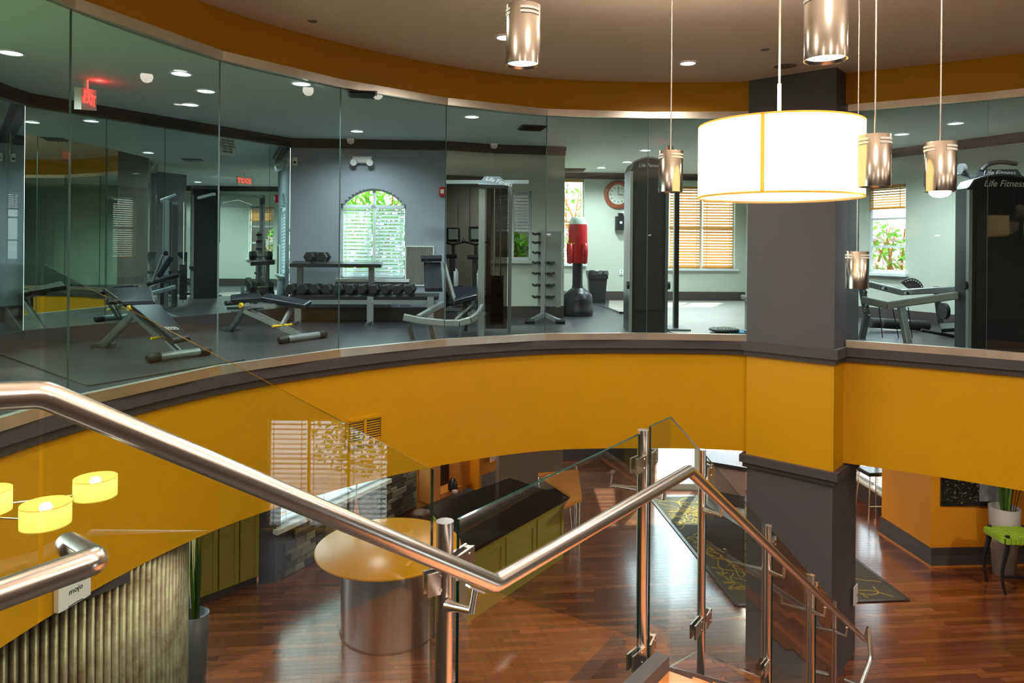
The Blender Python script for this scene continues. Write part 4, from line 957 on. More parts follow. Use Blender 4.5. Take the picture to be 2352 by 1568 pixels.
MB().box(p0.x-.03, p0.x+.03, p0.y-.05, p0.y+.05, 0, P(1553, 428, 9.6).z).build('post', 'black', pm_); MB().box(p0.x-.04, p0.x-.03, p0.y-.05, p0.y-.03, 0.01, P(1553, 440, 9.6).z).build('guide_rail', 'silver', pm_)
MB().bar(v3(p0, 1.95), v3(XY(1530, 9.5), 1.95), .05).build('link_arm', 'darksteel', pm_); MB().box(p0.x-.15, p0.x+.15, p0.y-.25, p0.y+.25, 0, .03).build('base_plate', 'darksteel', pm_)
tower('wide black weight tower behind the glass at the right picture edge', 2222, 2385, 7.95, 402, 432, depth=.22)
# --- frame machine right of the column
fm_ = root('leg_press_frame', 'low grey steel exercise frame behind the glass right of the column', 'exercise machine', fl(2090, 800))
def pb_(name, pts, w_, m='darksteel', h_=None, bev=.3):
    mb = MB()
    for p, q in zip(pts, pts[1:]): mb.bar(P(*p), P(*q), w_, h_ or w_, bev=bev)
    return mb.build(name, m, fm_)
pb_('upper_bar', [(1994, 652, 9.2), (2072, 671, 8.9), (2214, 663, 8.3)], .06, 'silver', .08)
pb_('side_rail', [(1980, 688, 8.7), (2040, 701, 8.5), (2214, 676, 8.1)], .06, 'silver', .09)
pb_('upright', [(1980, 660, 8.75), (1991, 722, 8.75), (1976, 795, 8.8)], .07, 'darksteel')
pb_('front_leg', [(2070, 706, 8.5), (2088, 803, 8.4)], .10, 'silver', .06); pb_('rear_leg', [(2150, 660, 9.6), (2160, 742, 9.8)], .07)
MB().tube([P(1998, 741, 9.6), P(2130, 748, 9.7)], .07, 16).build('roller_pad', 'rubber', fm_)
MB().tube([P(2116, 758, 9.0), P(2206, 775, 8.9)], .022, 10).build('foot_bar', 'rubber', fm_)
MB().slab([P(2158, 742, 9.3), P(2212, 740, 9.3), P(2212, 752, 8.9), P(2162, 755, 8.9)], .05).build('seat_pad', 'vinyl', fm_)
MB().tube([P(2164, 714, 9.0), P(2172, 714, 9.0)], .105, 22).build('pulley', 'rubber', fm_)
c = P(2093, 668, 9.2); vs = [c+Vector((math.cos(math.radians(a))*.17, 0, math.sin(math.radians(a))*.17)) for a in range(0, 141, 14)]
MB().add([c]+vs+[c+Vector((0, .02, 0))]+[v+Vector((0, .02, 0)) for v in vs], [tuple(range(12)), tuple(range(23, 11, -1))]+[(i, (i+1) % 12, 12+(i+1) % 12, 12+i) for i in range(12)]).build('angle_dial', 'charcoal', fm_)
for a in range(10, 130, 14): q = c+Vector((math.cos(math.radians(a))*.145, -.004, math.sin(math.radians(a))*.145)); MB().tube([q, q-Vector((0, .004, 0))], .009, 8).build('dial_hole', 'whiteink', fm_)
for px, py, D in ((1984, 671, 8.68), (1988, 711, 8.68), (2029, 662, 9.0), (2080, 673, 8.82)): q = P(px, py, D); MB().tube([q, q-Vector((0, .05, 0))], .022, 12).build('bolt', 'chrome', fm_)
MB().tube([P(2019, 705, 8.9), P(2030, 797, 8.9)], .006, 6).tube([P(2050, 705, 8.9), P(2068, 797, 8.9)], .006, 6).tube([P(2086, 705, 8.9), P(2098, 797, 8.9)], .006, 6).build('cable', 'black', fm_)
# treadmill console behind the right tower
tm = root('treadmill_console', 'dark machine head with curved handle above the right weight tower', 'exercise machine', fl(2300, 770))
c = P(2290, 400, 8.8); MB().slab([P(2245, 388, 9.0), P(2340, 388, 9.0), P(2350, 402, 8.7), P(2240, 406, 8.7)], .12).build('head', 'black', tm)
MB().tube(bend([P(2255, 392, 8.9), P(2266, 377, 8.9), P(2300, 371, 8.9), P(2335, 376, 8.9)], .08), .03, 12).build('handle', 'rubber', tm); MB().bar(c, Vector((c.x, c.y, 0)), .16, .1, up=(0, 1, 0)).build('column', 'black', tm)
MB().bar(P(2200, 396, 9.0), P(2250, 414, 9.0), .06, .05).tube([P(2205, 388, 8.95), P(2214, 388, 8.95)], .07, 16).build('pulley_arm', 'darksteel', tm)
text('lettering', 'Life Fitness', .09, 'whiteink', P(2295, 397, 8.67), (1, 0, 0), (0, 0, 1), tm, shear=.3)
# --- cable machine in the middle
cm = root('cable_machine', 'cable machine with silver post, dark shield and branded blue grey cap near the centre', 'exercise machine', fl(1130, 772))
MB().box(P(1100, 500, 8.75).x, P(1114, 500, 8.75).x, 8.70, 8.80, 0, P(1100, 424, 8.75).z).build('post', 'silver', cm)
MB().box(P(1168, 500, 8.9).x, P(1176, 500, 8.9).x, 8.85, 8.95, 0, P(1168, 430, 8.9).z).build('post', 'darksteel', cm)
MB().box(P(1117, 500, 8.8).x, P(1166, 500, 8.8).x, 8.82, 8.834, .08, P(1140, 432, 8.8).z).build('stack_shield', glassmat('smoked_shield', (.45, .42, .40)), cm)
for k in range(14): MB().box(P(1128, 500, 9).x, P(1158, 500, 9).x, 8.98, 9.10, .12+k*.045, .16+k*.045).build('weight_plate', 'rubber', cm)
for px in (1136, 1150): MB().tube([v3(XY(px, 9.04), .05), v3(XY(px, 9.04), P(px, 432, 9.04).z)], .011, 10).build('guide_rod', 'chrome', cm)
MB().slab([P(1098, 422, 8.65), P(1112, 404, 8.9), P(1150, 404, 8.9), P(1168, 424, 8.65)], .06).build('top_cap', 'darksteel', cm)
text('lettering', 'Life Fitness', .075, 'whiteink', P(1146, 417, 8.60), (1, 0, -.25), (.25, 0, 1), cm, shear=.3)
for px in (1052, 1079): MB().tube([P(px, 414, 9.6), P(px, 560, 9.6)], .008, 6).build('cable', 'black', cm)
MB().bar(P(1025, 418, 9.5), P(1215, 418, 9.3), .05, .05).build('top_beam', 'silver', cm)
def cb(name, pts, w_, h_, m): 
    mb = MB()
    for p, q in zip(pts, pts[1:]): mb.bar(P(*p), P(*q), w_, h_, bev=.3)
    return mb.build(name, m, cm)
crv = [(927, 728, 8.35), (965, 736, 8.35), (1022, 742, 8.33), (1055, 742, 8.32), (1080, 735, 8.35), (1098, 722, 8.45), (1108, 705, 8.6)]
cb('base_rail', crv, .05, .085, 'silver'); cb('side_rail', [(960, 730, 8.4), (1018, 697, 8.9)], .06, .07, 'silver')
cb('front_leg', [(938, 745, 8.36), (949, 782, 8.36)], .045, .045, 'trimbrown'); cb('front_leg', [(988, 748, 8.36), (997, 782, 8.36)], .045, .045, 'trimbrown'); cb('rear_leg', [(1064, 745, 8.4), (1058, 775, 8.5)], .04, .04, 'silver')
MB().slab([P(972, 600, 8.8), P(1012, 600, 8.8), P(1016, 664, 8.6), P(975, 664, 8.6)], .09).build('back_pad', 'vinyl', cm)
MB().tube([P(968, 594, 8.75), P(1014, 593, 8.75)], .04, 14).build('headrest', 'vinyl', cm)
MB().slab([P(1034, 656, 8.95), P(1098, 658, 8.95), P(1096, 676, 8.5), P(1044, 690, 8.45)], .07).build('seat_pad', 'vinyl', cm)
cb('tilt_arm', [(1020, 602, 8.7), (1044, 688, 8.55)], .035, .035, 'silver'); cb('seat_post', [(1068, 690, 8.7), (1068, 760, 8.7)], .06, .06, 'black')
MB().tube([P(1045, 735, 8.5), P(1095, 690, 8.8)], .02, 10).build('lever', 'silver', cm)
# --- exercise bikes in the recess
def bike(lab, loc, rz):
    o = root('exercise_bike', lab, 'exercise bike', loc, 'exercise bikes in the recess', local=True, rotz=rz)
    MB().lathe([(.0005, -.06), (.26, -.06), (.30, -.03), (.30, .03), (.26, .06), (.0005, .06)], c=(.35, 0, .42), n=32, axis='y').build('flywheel_housing', 'white', o)
    MB().bar((-.5, 0, .05), (.6, 0, .05), .08, .06).bar((-.5, -.25, .04), (-.5, .25, .04), .07, .05).bar((.6, -.22, .04), (.6, .22, .04), .07, .05).build('base', 'silver', o)
    MB().bar((-.15, 0, .3), (-.28, 0, .92), .07, .05).bar((-.25, 0, .10), (.3, 0, .35), .09, .07).build('seat_post', 'darksteel', o); MB().slab([(-.42, -.11, .98), (-.10, -.05, .98), (-.10, .05, .98), (-.42, .11, .98)], .07).build('saddle', 'vinyl', o)
    MB().bar((.25, 0, .5), (.12, 0, 1.15), .06, .06).build('handlebar_post', 'darksteel', o)
    MB().tube([(.28, -.2, 1.28), (.1, -.22, 1.2), (.08, 0, 1.15), (.1, .22, 1.2), (.28, .2, 1.28)], .018, 10).build('handlebar', 'rubber', o)
    MB().bar((.10, 0, 1.2), (.04, 0, 1.45), .24, .04, up=(1, 0, 0)).build('console', 'black', o); MB().bar((.07, 0, 1.25), (.025, 0, 1.42), .16, .045, up=(1, 0, 0)).build('screen', 'paper', o)
    for s in (-1, 1): MB().bar((.0, s*.10, .3), (.0+.12*s, s*.10, .3-.12*s), .025, .015).bar((.12*s-.05, s*.15, .3-.12*s), (.12*s+.05, s*.15, .3-.12*s), .09, .02).build('pedal', 'rubber', o)
    return o
bk = bike('exercise bike with white lettered flywheel cover in the recess behind the cable machine', v3(XY(1092, 11.7), 0), 1.57)
text('lettering', 'MATRIX', .09, 'ink', (.35, .064, .45), (-1, 0, 0), (0, 0, 1), bk); text('lettering', 'MATRIX', .09, 'ink', (.35, -.064, .45), (1, 0, 0), (0, 0, 1), bk)
bike('exercise bike farther back at the left side of the recess', v3(XY(1040, 12.4), 0), 1.57)
# --- bike near the left mirror, seen in it
# --- functional trainer hidden behind the column, seen in the mirror
ft = root('functional_trainer', 'black cable crossover frame that shows in the left mirror', 'exercise machine', (3.95, 10.3, 0))
U = [Vector((3.72, 9.7, 0)), Vector((4.15, 10.9, 0))]
for u_ in U:
    MB().bar(u_, u_+Vector((0, 0, 2.35)), .09, .12, up=(0, 1, 0)).build('upright', 'darksteel', ft); MB().bar(u_+Vector((.12, 0, .0)), u_+Vector((.12, 0, 2.2)), .03, .03, up=(0, 1, 0)).build('guide_rail', 'chrome', ft)
    MB().bar(u_-Vector((.3, 0, -.04)), u_+Vector((.35, 0, .04)), .08, .07).build('foot', 'darksteel', ft); MB().box(u_.x+.12, u_.x+.36, u_.y-.1, u_.y+.1, .1, 1.2).build('weight_stack', 'rubber', ft)
    MB().tube([u_+Vector((-.06, -.05, 2.2)), u_+Vector((-.06, .05, 2.2))], .07, 16).build('pulley', 'rubber', ft); MB().tube([u_+Vector((-.08, 0, 2.15)), u_+Vector((-.08, 0, .9))], .006, 6).build('cable', 'black', ft)
MB().bar(U[0]+Vector((0, 0, 2.3)), U[1]+Vector((0, 0, 2.3)), .08, .08).bar(U[0]+Vector((.2, 0, 2.05)), U[1]+Vector((.2, 0, 2.05)), .05).build('crossbeam', 'darksteel', ft)
MB().tube([U[0]+Vector((-.1, .25, 2.1)), (U[0]+U[1])/2+Vector((-.1, 0, 2.2)), U[1]+Vector((-.1, -.25, 2.1))], .015, 8).build('pulldown_bar', 'chrome', ft)
pt_ = root('preacher_bench', 'black preacher curl bench that shows in the left mirror', 'weight bench', (3.6, 8.9, 0))
c = Vector((3.55, 8.95, 0))
MB().slab([c+Vector((-.2, -.25, .95)), c+Vector((-.2, .25, .95)), c+Vector((.1, .25, .6)), c+Vector((.1, -.25, .6))], .06).build('arm_pad', 'vinyl', pt_); MB().slab([c+Vector((-.55, -.17, .52)), c+Vector((-.3, -.17, .52)), c+Vector((-.3, .17, .52)), c+Vector((-.55, .17, .52))], .06).build('seat_pad', 'vinyl', pt_)
MB().bar(c+Vector((-.55, 0, .04)), c+Vector((.3, 0, .04)), .06).bar(c+Vector((-.42, 0, .04)), c+Vector((-.42, 0, .5)), .06).bar(c+Vector((.1, 0, .04)), c+Vector((-.05, 0, .75)), .06).bar(c+Vector((.25, -.3, .04)), c+Vector((.25, .3, .04)), .06).build('frame', 'silver', pt_)
# --- small gym items
bb_ = root('barbell', 'silver barbell lying on the floor along the mirror wall', 'barbell', fl(300, 775))
a = on_z(150, 772, .03); b = on_z(530, 743, .03); d = (b-a).normalized()
MB().tube([a, b], .014, 12).build('bar', 'chrome', bb_); MB().tube([b-d*.5, b-d*.05], .026, 14).build('sleeve', 'rubber', bb_)
bd = root('balance_disc', 'black studded balance disc on the floor beside the column', 'balance disc', on_z(1663, 762, .03)); c = on_z(1663, 765, .0); c.y = max(c.y, 9.0)
MB().lathe([(.10, .01), (.19, .035), (.20, .045), (.19, .06), (.0005, .075)], c=c, n=36).build('disc_body', 'rubber', bd)
sd = MB()
for k in range(5):
    for q in range(6+k*6): a = 2*math.pi*q/(6+k*6); r = .03+.033*k; z = .075-.015*(r/.19)**2; sd.tube([c+Vector((math.cos(a)*r, math.sin(a)*r, z-.004)), c+Vector((math.cos(a)*r, math.sin(a)*r, z+.008))], .006, 6)
sd.build('studs', 'whiteink', bd, kind='stuff')
c = on_z(1706, 766, .0); c.y = max(c.y, 8.95); MB().box(c.x-.22, c.x+.5, c.y-.12, c.y+.25, .008, .025).build('exercise_mat', 'blue', label='small blue exercise mat beside the balance disc', cat='mat')
c = on_z(540, 668, .0); MB().bar(on_z(1373, 698, .02), on_z(1425, 718, .02), .02, .02).bar(on_z(1425, 718, .02), on_z(1443, 720, .02), .05, .04).build('floor_rod', 'rubber', label='thin dark rod with thick grip lying on the far gym floor', cat='rod')
r_ = v3(MA+dMn*tpx(440)+Vector((dMn.y, -dMn.x))*5.5, 0)
# exit sign
def exitsign(A_, B_, h, lab, arrow=True):
    a, b = A_, B_; d = flat(b-a); n_ = perp(d); L = (b-a).length
    o = root('exit_sign', lab, 'exit sign', (a+b)/2)
    vs = [a, b, b-Vector((0, 0, h)), a-Vector((0, 0, h))]
    MB().add(vs+[v-n_*.06 for v in vs], [(0, 1, 2, 3), (7, 6, 5, 4), (0, 4, 5, 1), (1, 5, 6, 2), (2, 6, 7, 3), (3, 7, 4, 0)]).build('housing', 'offwhite', o)
    m = (a+b)/2-Vector((0, 0, h/2))+n_*.003
    text('letters', 'EXIT', h*.78, 'exitred', m+d*.015, d, Vector((0, 0, 1)), o, extr=.002)
    if arrow: MB().bar(a+d*.03-Vector((0, 0, h*.5))+n_*.005, a+d*.055-Vector((0, 0, h*.36))+n_*.005, .012, .004, up=n_).bar(a+d*.03-Vector((0, 0, h*.5))+n_*.005, a+d*.055-Vector((0, 0, h*.64))+n_*.005, .012, .004, up=n_).build('arrow', 'exitred', o)
    MB().bar(m-n_*.03+Vector((0, 0, h/2)), Vector((m.x-n_.x*.03, m.y-n_.y*.03, ZG)), .03, .03).build('hanger', 'offwhite', o)
    return o, m, n_
o, m_s, n_s = exitsign(P(187, 201, 6.55), P(222, 207, 6.95), .205, 'lit red exit sign hanging from the gym ceiling at upper left')
light('exit_glow', 'POINT', m_s+n_s*.08+Vector((0, 0, .16)), .7, (1, .04, .03), .02)
e1 = MR(565, 400, 15.5); e2 = MR(578, 400, 15.5); exitsign(Vector((e2.x, e2.y, 2.62)), Vector((e2.x-.1, e2.y-.30, 2.62)), .2, 'second red exit sign that shows in the mirror above the crossover frame', arrow=False)
# notice on the mirror
def onm(px, py, o=.012): t = tpx(px); p = MA+dMn*t; D = p.y; q = P(px, py, D); return Vector((p.x, p.y, q.z))+Vector((dMn.y, -dMn.x, 0))*o
na, nb, nc, nd = onm(503, 310), onm(537, 317), onm(536, 362), onm(503, 355)
no = root('mirror_notice', 'pale paper notice taped high on the mirror wall', 'notice', na)
nn = Vector((dMn.y, -dMn.x, 0)); MB().add([na, nb, nc, nd]+[v-nn*.003 for v in (na, nb, nc, nd)], [(0, 1, 2, 3), (7, 6, 5, 4), (0, 4, 5, 1), (1, 5, 6, 2), (2, 6, 7, 3), (3, 7, 4, 0)]).build('sheet', 'paper', no)
text('lettering', 'PLEASE DO\nNOT PLACE\nYOUR HANDS\nON THE\nMIRRORS', .038, 'ink', (na+nc)/2+nn*.004, v3(dMn, 0), (0, 0, 1), no)
# emergency light, alarm, thermostat, louvre on wall A
dA = (WA1-WA0).normalized(); nA = Vector((dA.y, -dA.x, 0)); xA = v3(dA, 0)
def onA(px, py, o=.0): t = tw(WA0, WA1, px); p = WA0+dA*t; q = P(px, py, p.y); return Vector((p.x, p.y, q.z))+nA*o
c = onA(832, 368, .05); em = root('emergency_light', 'white twin head emergency light above the arched window', 'emergency light', c)
MB().bar(c-xA*.14, c+xA*.14, .09, .10, bev=.3).build('housing', 'white', em)
for s in (-.1, .1): MB().tube([c+xA*s+Vector((0, 0, -.03)), c+xA*s*1.2+nA*.09+Vector((0, 0, -.05))], [.035, .05], 14).build('lamp_head', 'white', em)
c = onA(1015, 440, .03); fa_ = root('fire_alarm', 'small red fire alarm strobe at the right end of the arched window wall', 'fire alarm', c); MB().bar(c-Vector((0, 0, .07)), c+Vector((0, 0, .07)), .09, .05, up=nA).build('housing', 'red', fa_); MB().bar(c+nA*.03-Vector((0, 0, .03)), c+nA*.03+Vector((0, 0, .03)), .05, .02, up=nA).build('strobe', 'white', fa_)
c = onA(677, 371, .02); ms = root('motion_sensor', 'small white wall sensor at the left end of the arched window wall', 'sensor', c); MB().bar(c-Vector((0, 0, .06)), c+Vector((0, 0, .06)), .07, .04, up=nA, bev=.3).build('housing', 'white', ms); MB().bar(c+nA*.02-Vector((0, 0, .03)), c+nA*.02-Vector((0, 0, .0)), .04, .01, up=nA).build('lens', 'ink', ms)
a = onA(932, 655, .01); b = onA(996, 566, .01); lv = root('wall_grille', 'pale wall grille with vertical slats right of the arched window', 'grille', a)
MB().bar(Vector((a.x, a.y, b.z)), b, .02, .02).bar(a, Vector((b.x, b.y, a.z)), .02, .02).bar(a, Vector((a.x, a.y, b.z)), .02, .02, up=nA).bar(Vector((b.x, b.y, a.z)), b, .02, .02, up=nA).build('frame', 'frame', lv)
for k in range(1, 16): q = a+(Vector((b.x, b.y, a.z))-a)*(k/16); MB().bar(q, q+Vector((0, 0, b.z-a.z)), .012, .012, up=nA).build('slat', 'taupe', lv)
# ======================= FASCIA FITTINGS =======================
def onF(px, py, o=.0):
    k = (px-CX)/F
    for a, b in zip(SM, SM[1:]):
        d = b-a; den = d.x-k*d.y
        if abs(den) > 1e-6:
            t = (k*a.y-a.x)/den
            if 0 <= t <= 1: p = a+d*t; dn = d.normalized(); q = P(px, py, p.y); return Vector((p.x, p.y, q.z))+Vector((dn.y, -dn.x, 0))*o, v3(dn, 0), Vector((dn.y, -dn.x, 0))
a, dx, nx = onF(800, 990, .006); b, _, _ = onF(878, 990, .006); zt2 = onF(840, 960)[0].z; zb2 = onF(840, 1018)[0].z
fv = root('wall_vent', 'mustard painted two panel louvred vent on the curved band', 'vent', a); dx = v3((b-a), 0).normalized(); L = (b-a).length; nx = perp(dx)
za_, zb_ = P(800, 967, a.y).z, P(800, 1024, a.y).z
fr = MB()
for s in (0, .5, 1): q = a+dx*L*s; fr.bar(Vector((q.x, q.y, zb_)), Vector((q.x, q.y, za_)), .03, .03, up=nx)
fr.bar(Vector((a.x, a.y, za_)), Vector((b.x, b.y, za_)), .03, .03).bar(Vector((a.x, a.y, zb_)), Vector((b.x, b.y, zb_)), .03, .03); fr.build('frame', 'mustard', fv)
MB().bar(Vector((a.x, a.y, (za_+zb_)/2))-nx*.003, Vector((b.x, b.y, (za_+zb_)/2))-nx*.003, .004, za_-zb_).build('dark_back', 'trimbrown', fv)
for k in range(1, 10):
    for s in (0, .5):
        q0_ = a+dx*(L*s+.02); q1_ = a+dx*(L*(s+.5)-.02); z = zb_+(za_-zb_)*k/10
        MB().bar(Vector((q0_.x, q0_.y, z)), Vector((q1_.x, q1_.y, z)), .012, .011).build('louver', 'mustard', fv)
a, _, _ = onF(131, 1360, .0); b, _, _ = onF(198, 1360, .0); dx = v3(b-a, 0).normalized(); nx = perp(dx); L = (b-a).length
mj = root('wireless_access_point', 'white rounded wireless box on the mustard band under the left handrail', 'wireless router', a)
zt3, zb3 = P(131, 1316, a.y).z, P(131, 1404, a.y).z
MB().bar(Vector(((a.x+b.x)/2, (a.y+b.y)/2, zb3))+nx*.03, Vector(((a.x+b.x)/2, (a.y+b.y)/2, zt3))+nx*.03, L, .05, up=nx, bev=.25).build('housing', 'white', mj)
mm = (a+b)/2+nx*.0565; text('lettering', 'mojo', .055, 'ink', Vector((mm.x, mm.y, P(165, 1352, mm.y).z)), dx, (0, 0, 1), mj)
mb = MB(); 
for k in range(6): u0, u1 = -.06+.02*k, -.04+.02*k; mb.bar(mm+dx*u0+Vector((0, 0, P(165, 1384, mm.y).z-mm.z+.004-(u0*4)**2*.05)), mm+dx*u1+Vector((0, 0, P(165, 1384, mm.y).z-mm.z+.004-(u1*4)**2*.05)), .005, .003, up=nx)
mb.build('smile_line', 'ink', mj)
for k in range(4): q = a+nx*.03+Vector((0, 0, 0)); q.z = zb3+.03+k*.028; MB().bar(q-dx*.004, q+dx*.012, .03, .006).build('side_slot', 'ink', mj)
# switch plate on the lower column
sp_c = P(1961, 1364, 8.42); sp_ = root('wall_plate', 'white switch plate on the side face of the lower column', 'wall plate', sp_c); cn = v3(cdn, 0)
MB().bar(sp_c-Vector((0, 0, .11))+cn*.02, sp_c+Vector((0, 0, .11))+cn*.02, .14, .012, up=cn).build('cover_plate', 'white', sp_); MB().bar(sp_c+cn*.025, sp_c+cn*.04, .02, .02).build('knob', 'chrome', sp_)
# ======================= LOWER LEVEL FURNITURE =======================
# round bar table
tc_ = on_z(893, 1252, -2.75); RT = .93
rt = root('bar_table', 'round mustard topped bar table on a brushed steel drum base', 'table', (tc_.x, tc_.y, ZL))
MB().lathe([(.0005, -.035), (RT-.02, -.035), (RT, -.028), (RT, -.005), (RT-.01, 0), (.0005, 0)], c=tc_, n=72).build('tabletop', mat('orange_laminate', (.66, .29, .003), .3, spec=.25), rt)
M['drumsteel'] = mat('drum_base_steel', (.50, .46, .43), .30, 1, noise=(60, .2, (1, 1, .02)))
bc = Vector((tc_.x+.02, tc_.y, ZL)); MB().lathe([(.62, 0), (.62, 1.01)], c=bc, n=64).build('drum_base', 'drumsteel', rt); MB().lathe([(.63, 0), (.63, .012), (.62, .014)], c=bc, n=64).build('base_ring', 'trimbrown', rt)
# small orange bottle-like vase on the table
c = on_z(818, 1200, -2.75); vz = root('orange_vase', 'slim orange vase standing at the back of the round bar table', 'vase', c)
MB().lathe([(.03, 0), (.045, .04), (.05, .10), (.035, .17), (.015, .23), (.014, .30), (.018, .32)], c=c, n=24).build('vase_body', 'orange', vz); MB().lathe([(.014, .32), (.006, .45), (.012, .55)], c=c, n=12).build('stopper', 'white', vz)
# granite counter on olive cabinet
K = [on_z(1303, 1141, -2.85), on_z(1074, 1268, -2.85), on_z(985, 1163, -2.85), on_z(1171, 1097, -2.85)]
bcn = root('bar_counter', 'long olive bar cabinet with black granite top behind the rail glass', 'counter', v3(K[1][:2], ZL))
MB().prism([tuple(p[:2]) for p in K], -2.90, -2.85).build('granite_top', 'granite', bcn)
cenK = sum(K, Vector())/4
ins = [cenK+(p-cenK)*.95 for p in K]
MB().prism([tuple(p[:2]) for p in ins], ZL, -2.90).build('cabinet_body', 'olive', bcn)
a, b = ins[1], ins[0]; d = flat(b-a); n_ = perp(d); L = (v3(b, 0)-v3(a, 0)).length
for k in range(3):
    u0, u1 = L*k/3+.02, L*(k+1)/3-.02; z0, z1 = ZL+.15, -2.96; A_ = v3(a, 0)+n_*.008
    for p, q, w_, h_ in ((u0, u1, z0+.04, .08), (u0, u1, z1-.04, .08)): MB().bar(A_+d*p+Vector((0, 0, w_)), A_+d*q+Vector((0, 0, w_)), .018, h_).build('panel_frame', 'olive', bcn)
    for p in (u0+.04, u1-.04): MB().bar(A_+d*p+Vector((0, 0, z0+.08)), A_+d*p+Vector((0, 0, z1-.08)), .08, .018, up=n_).build('panel_frame', 'olive', bcn)
# wooden bistro top at the counter end
tp = [on_z(1296, 1162, -2.83), on_z(1337, 1143, -2.83), on_z(1328, 1078, -2.83), on_z(1236, 1086, -2.83), on_z(1312, 1138, -2.83)]
bt = root('side_table', 'wood edged high side table at the far end of the granite counter', 'table', v3(tp[1][:2], ZL))
MB().prism([tuple(p[:2]) for p in tp], -2.88, -2.83).build('tabletop', 'cabwood', bt)
for p in tp[1:3]: q = cenK*0+p+(sum(tp, Vector())/4-p)*.18; MB().tube([(q.x, q.y, ZL), (q.x, q.y, -2.88)], .022, 10).build('leg', 'chrome', bt)
q = tp[1]+(sum(tp, Vector())/4-tp[1])*.1
# bar chair by the side table
def stool(lab, c, rz=0, hgt=.76):
    o = root('bar_stool', lab, 'stool', c, 'chrome bar stools', local=True, rotz=rz)
    for sx_ in (-1, 1):
        for sy in (-1, 1): MB().tube([(sx_*.21, sy*.21, 0), (sx_*.16, sy*.16, hgt-.03)], .011, 8).build('leg', 'chrome', o)
    MB().tube([(-.19, -.19, .28), (.19, -.19, .28), (.19, .19, .28), (-.19, .19, .28), (-.19, -.19, .28)], .009, 8).build('footrest', 'chrome', o)
    MB().slab([(-.2, -.2, hgt+.03), (.2, -.2, hgt+.03), (.2, .2, hgt+.03), (-.2, .2, hgt+.03)], .07).build('seat', 'vinyl', o)
    MB().tube([(-.19, .2, hgt), (-.19, .24, hgt+.25), (.19, .24, hgt+.25), (.19, .2, hgt)], .012, 8).build('back_frame', 'chrome', o)
    return o
stool('chrome legged bar stool in front of the white blinds behind the column', on_z(2004, 1189, ZL), .1, .86)
stool('chrome legged bar stool between the granite counter and the side table', on_z(1275, 1232, ZL), .5, .72)
# orange kitchen cabinets behind the counter
k0, k1 = XY(992, 12.3), XY(1150, 13.9)
kc = root('shelf_unit', 'orange wood wall unit with an open dark niche behind the counter', 'cabinet', v3(k0, ZL))
def seg(name, pxa, pxb, ya, yb, m, o0, o1, par=kc):
    d_ = (k1-k0).normalized(); ta_ = tw(k0, k1, pxa); tb_ = tw(k0, k1, pxb); A_ = k0+d_*ta_; B_ = k0+d_*tb_
    return MB().strip([A_, B_], P((pxa+pxb)/2, yb, (A_.y+B_.y)/2).z, P((pxa+pxb)/2, ya, (A_.y+B_.y)/2).z, o0, o1).build(name, m, par)
seg('back_panel', 990, 1110, 1020, 1150, 'cabwood', -.3, -.28); seg('left_panel', 992, 1016, 1020, 1152, 'cabwood', -.3, 0)
seg('niche_back', 1016, 1060, 1030, 1130, 'black', -.28, -.26); seg('right_panel', 1060, 1064, 1020, 1130, 'cabwood', -.3, 0); seg('niche_floor', 1016, 1064, 1124, 1134, 'cabwood', -.3, .02)
dd = seg('door', 1106, 1148, 1020, 1085, 'orange', -.02, .0); seg('door_edge', 1102, 1107, 1020, 1125, 'orange', -.3, .03); seg('side_panel', 1064, 1104, 1020, 1125, 'cabwood', -.25, -.2)
seg('steel_hood', 1118, 1150, 1040, 1053, 'chrome', 0, .12)
c = P(1040, 1112, 12.75); it = root('espresso_machine', 'small dark appliance with pale parts inside the open niche', 'appliance', c)
MB().lathe([(.0005, 0), (.09, 0), (.09, .1), (.05, .2), (.0005, .22)], c=c-Vector((0, 0, .1)), n=20).build('body', 'black', it); MB().lathe([(.0005, 0), (.05, 0), (.06, .05), (.0005, .07)], c=c+Vector((.05, -.12, -.12)), n=16).build('pot', 'peach', it)
# reception partition with dark cap
pa = [XY(1630, 12.6), XY(1716, 12.2), XY(1716, 12.7), XY(1640, 13.1)]
zz1 = P(1670, 1062, 12.4).z
rp = root('reception_partition', 'pale peach half wall with dark cap beyond the second flight', 'partition', v3(pa[0], ZL))
MB().prism([tuple(p) for p in pa], ZL, zz1-.07).build('partition_body', 'peach', rp); MB().prism([tuple(p) for p in (XY(1622, 12.5), XY(1722, 12.1), XY(1722, 12.8), XY(1630, 13.2))], zz1-.07, zz1).build('partition_cap', 'trimbrown', rp)
MB().prism([tuple(p) for p in (XY(1626, 11.6), XY(1716, 10.6), XY(1716, 12.0), XY(1640, 12.3))], ZL+.013, ZL+.65).build('dark_bench', 'trimbrown', label='low dark bench seat in front of the peach half wall', cat='bench')
# fascia-hidden far furniture leg
c = on_z(1505, 1050, ZL); fl_ = root('turned_table_leg', 'small brown turned table leg left of the glaring entrance', 'table', c)
MB().lathe([(.05, 0), (.06, .03), (.03, .08), (.055, .14), (.03, .2), (.05, .28), (.035, .6)], c=c, n=16).build('leg', 'cabwood', fl_); MB().box(c.x-.35, c.x+.2, c.y-.1, c.y+.5, ZL+.6, ZL+.64).build('tabletop', 'cabwood', fl_)
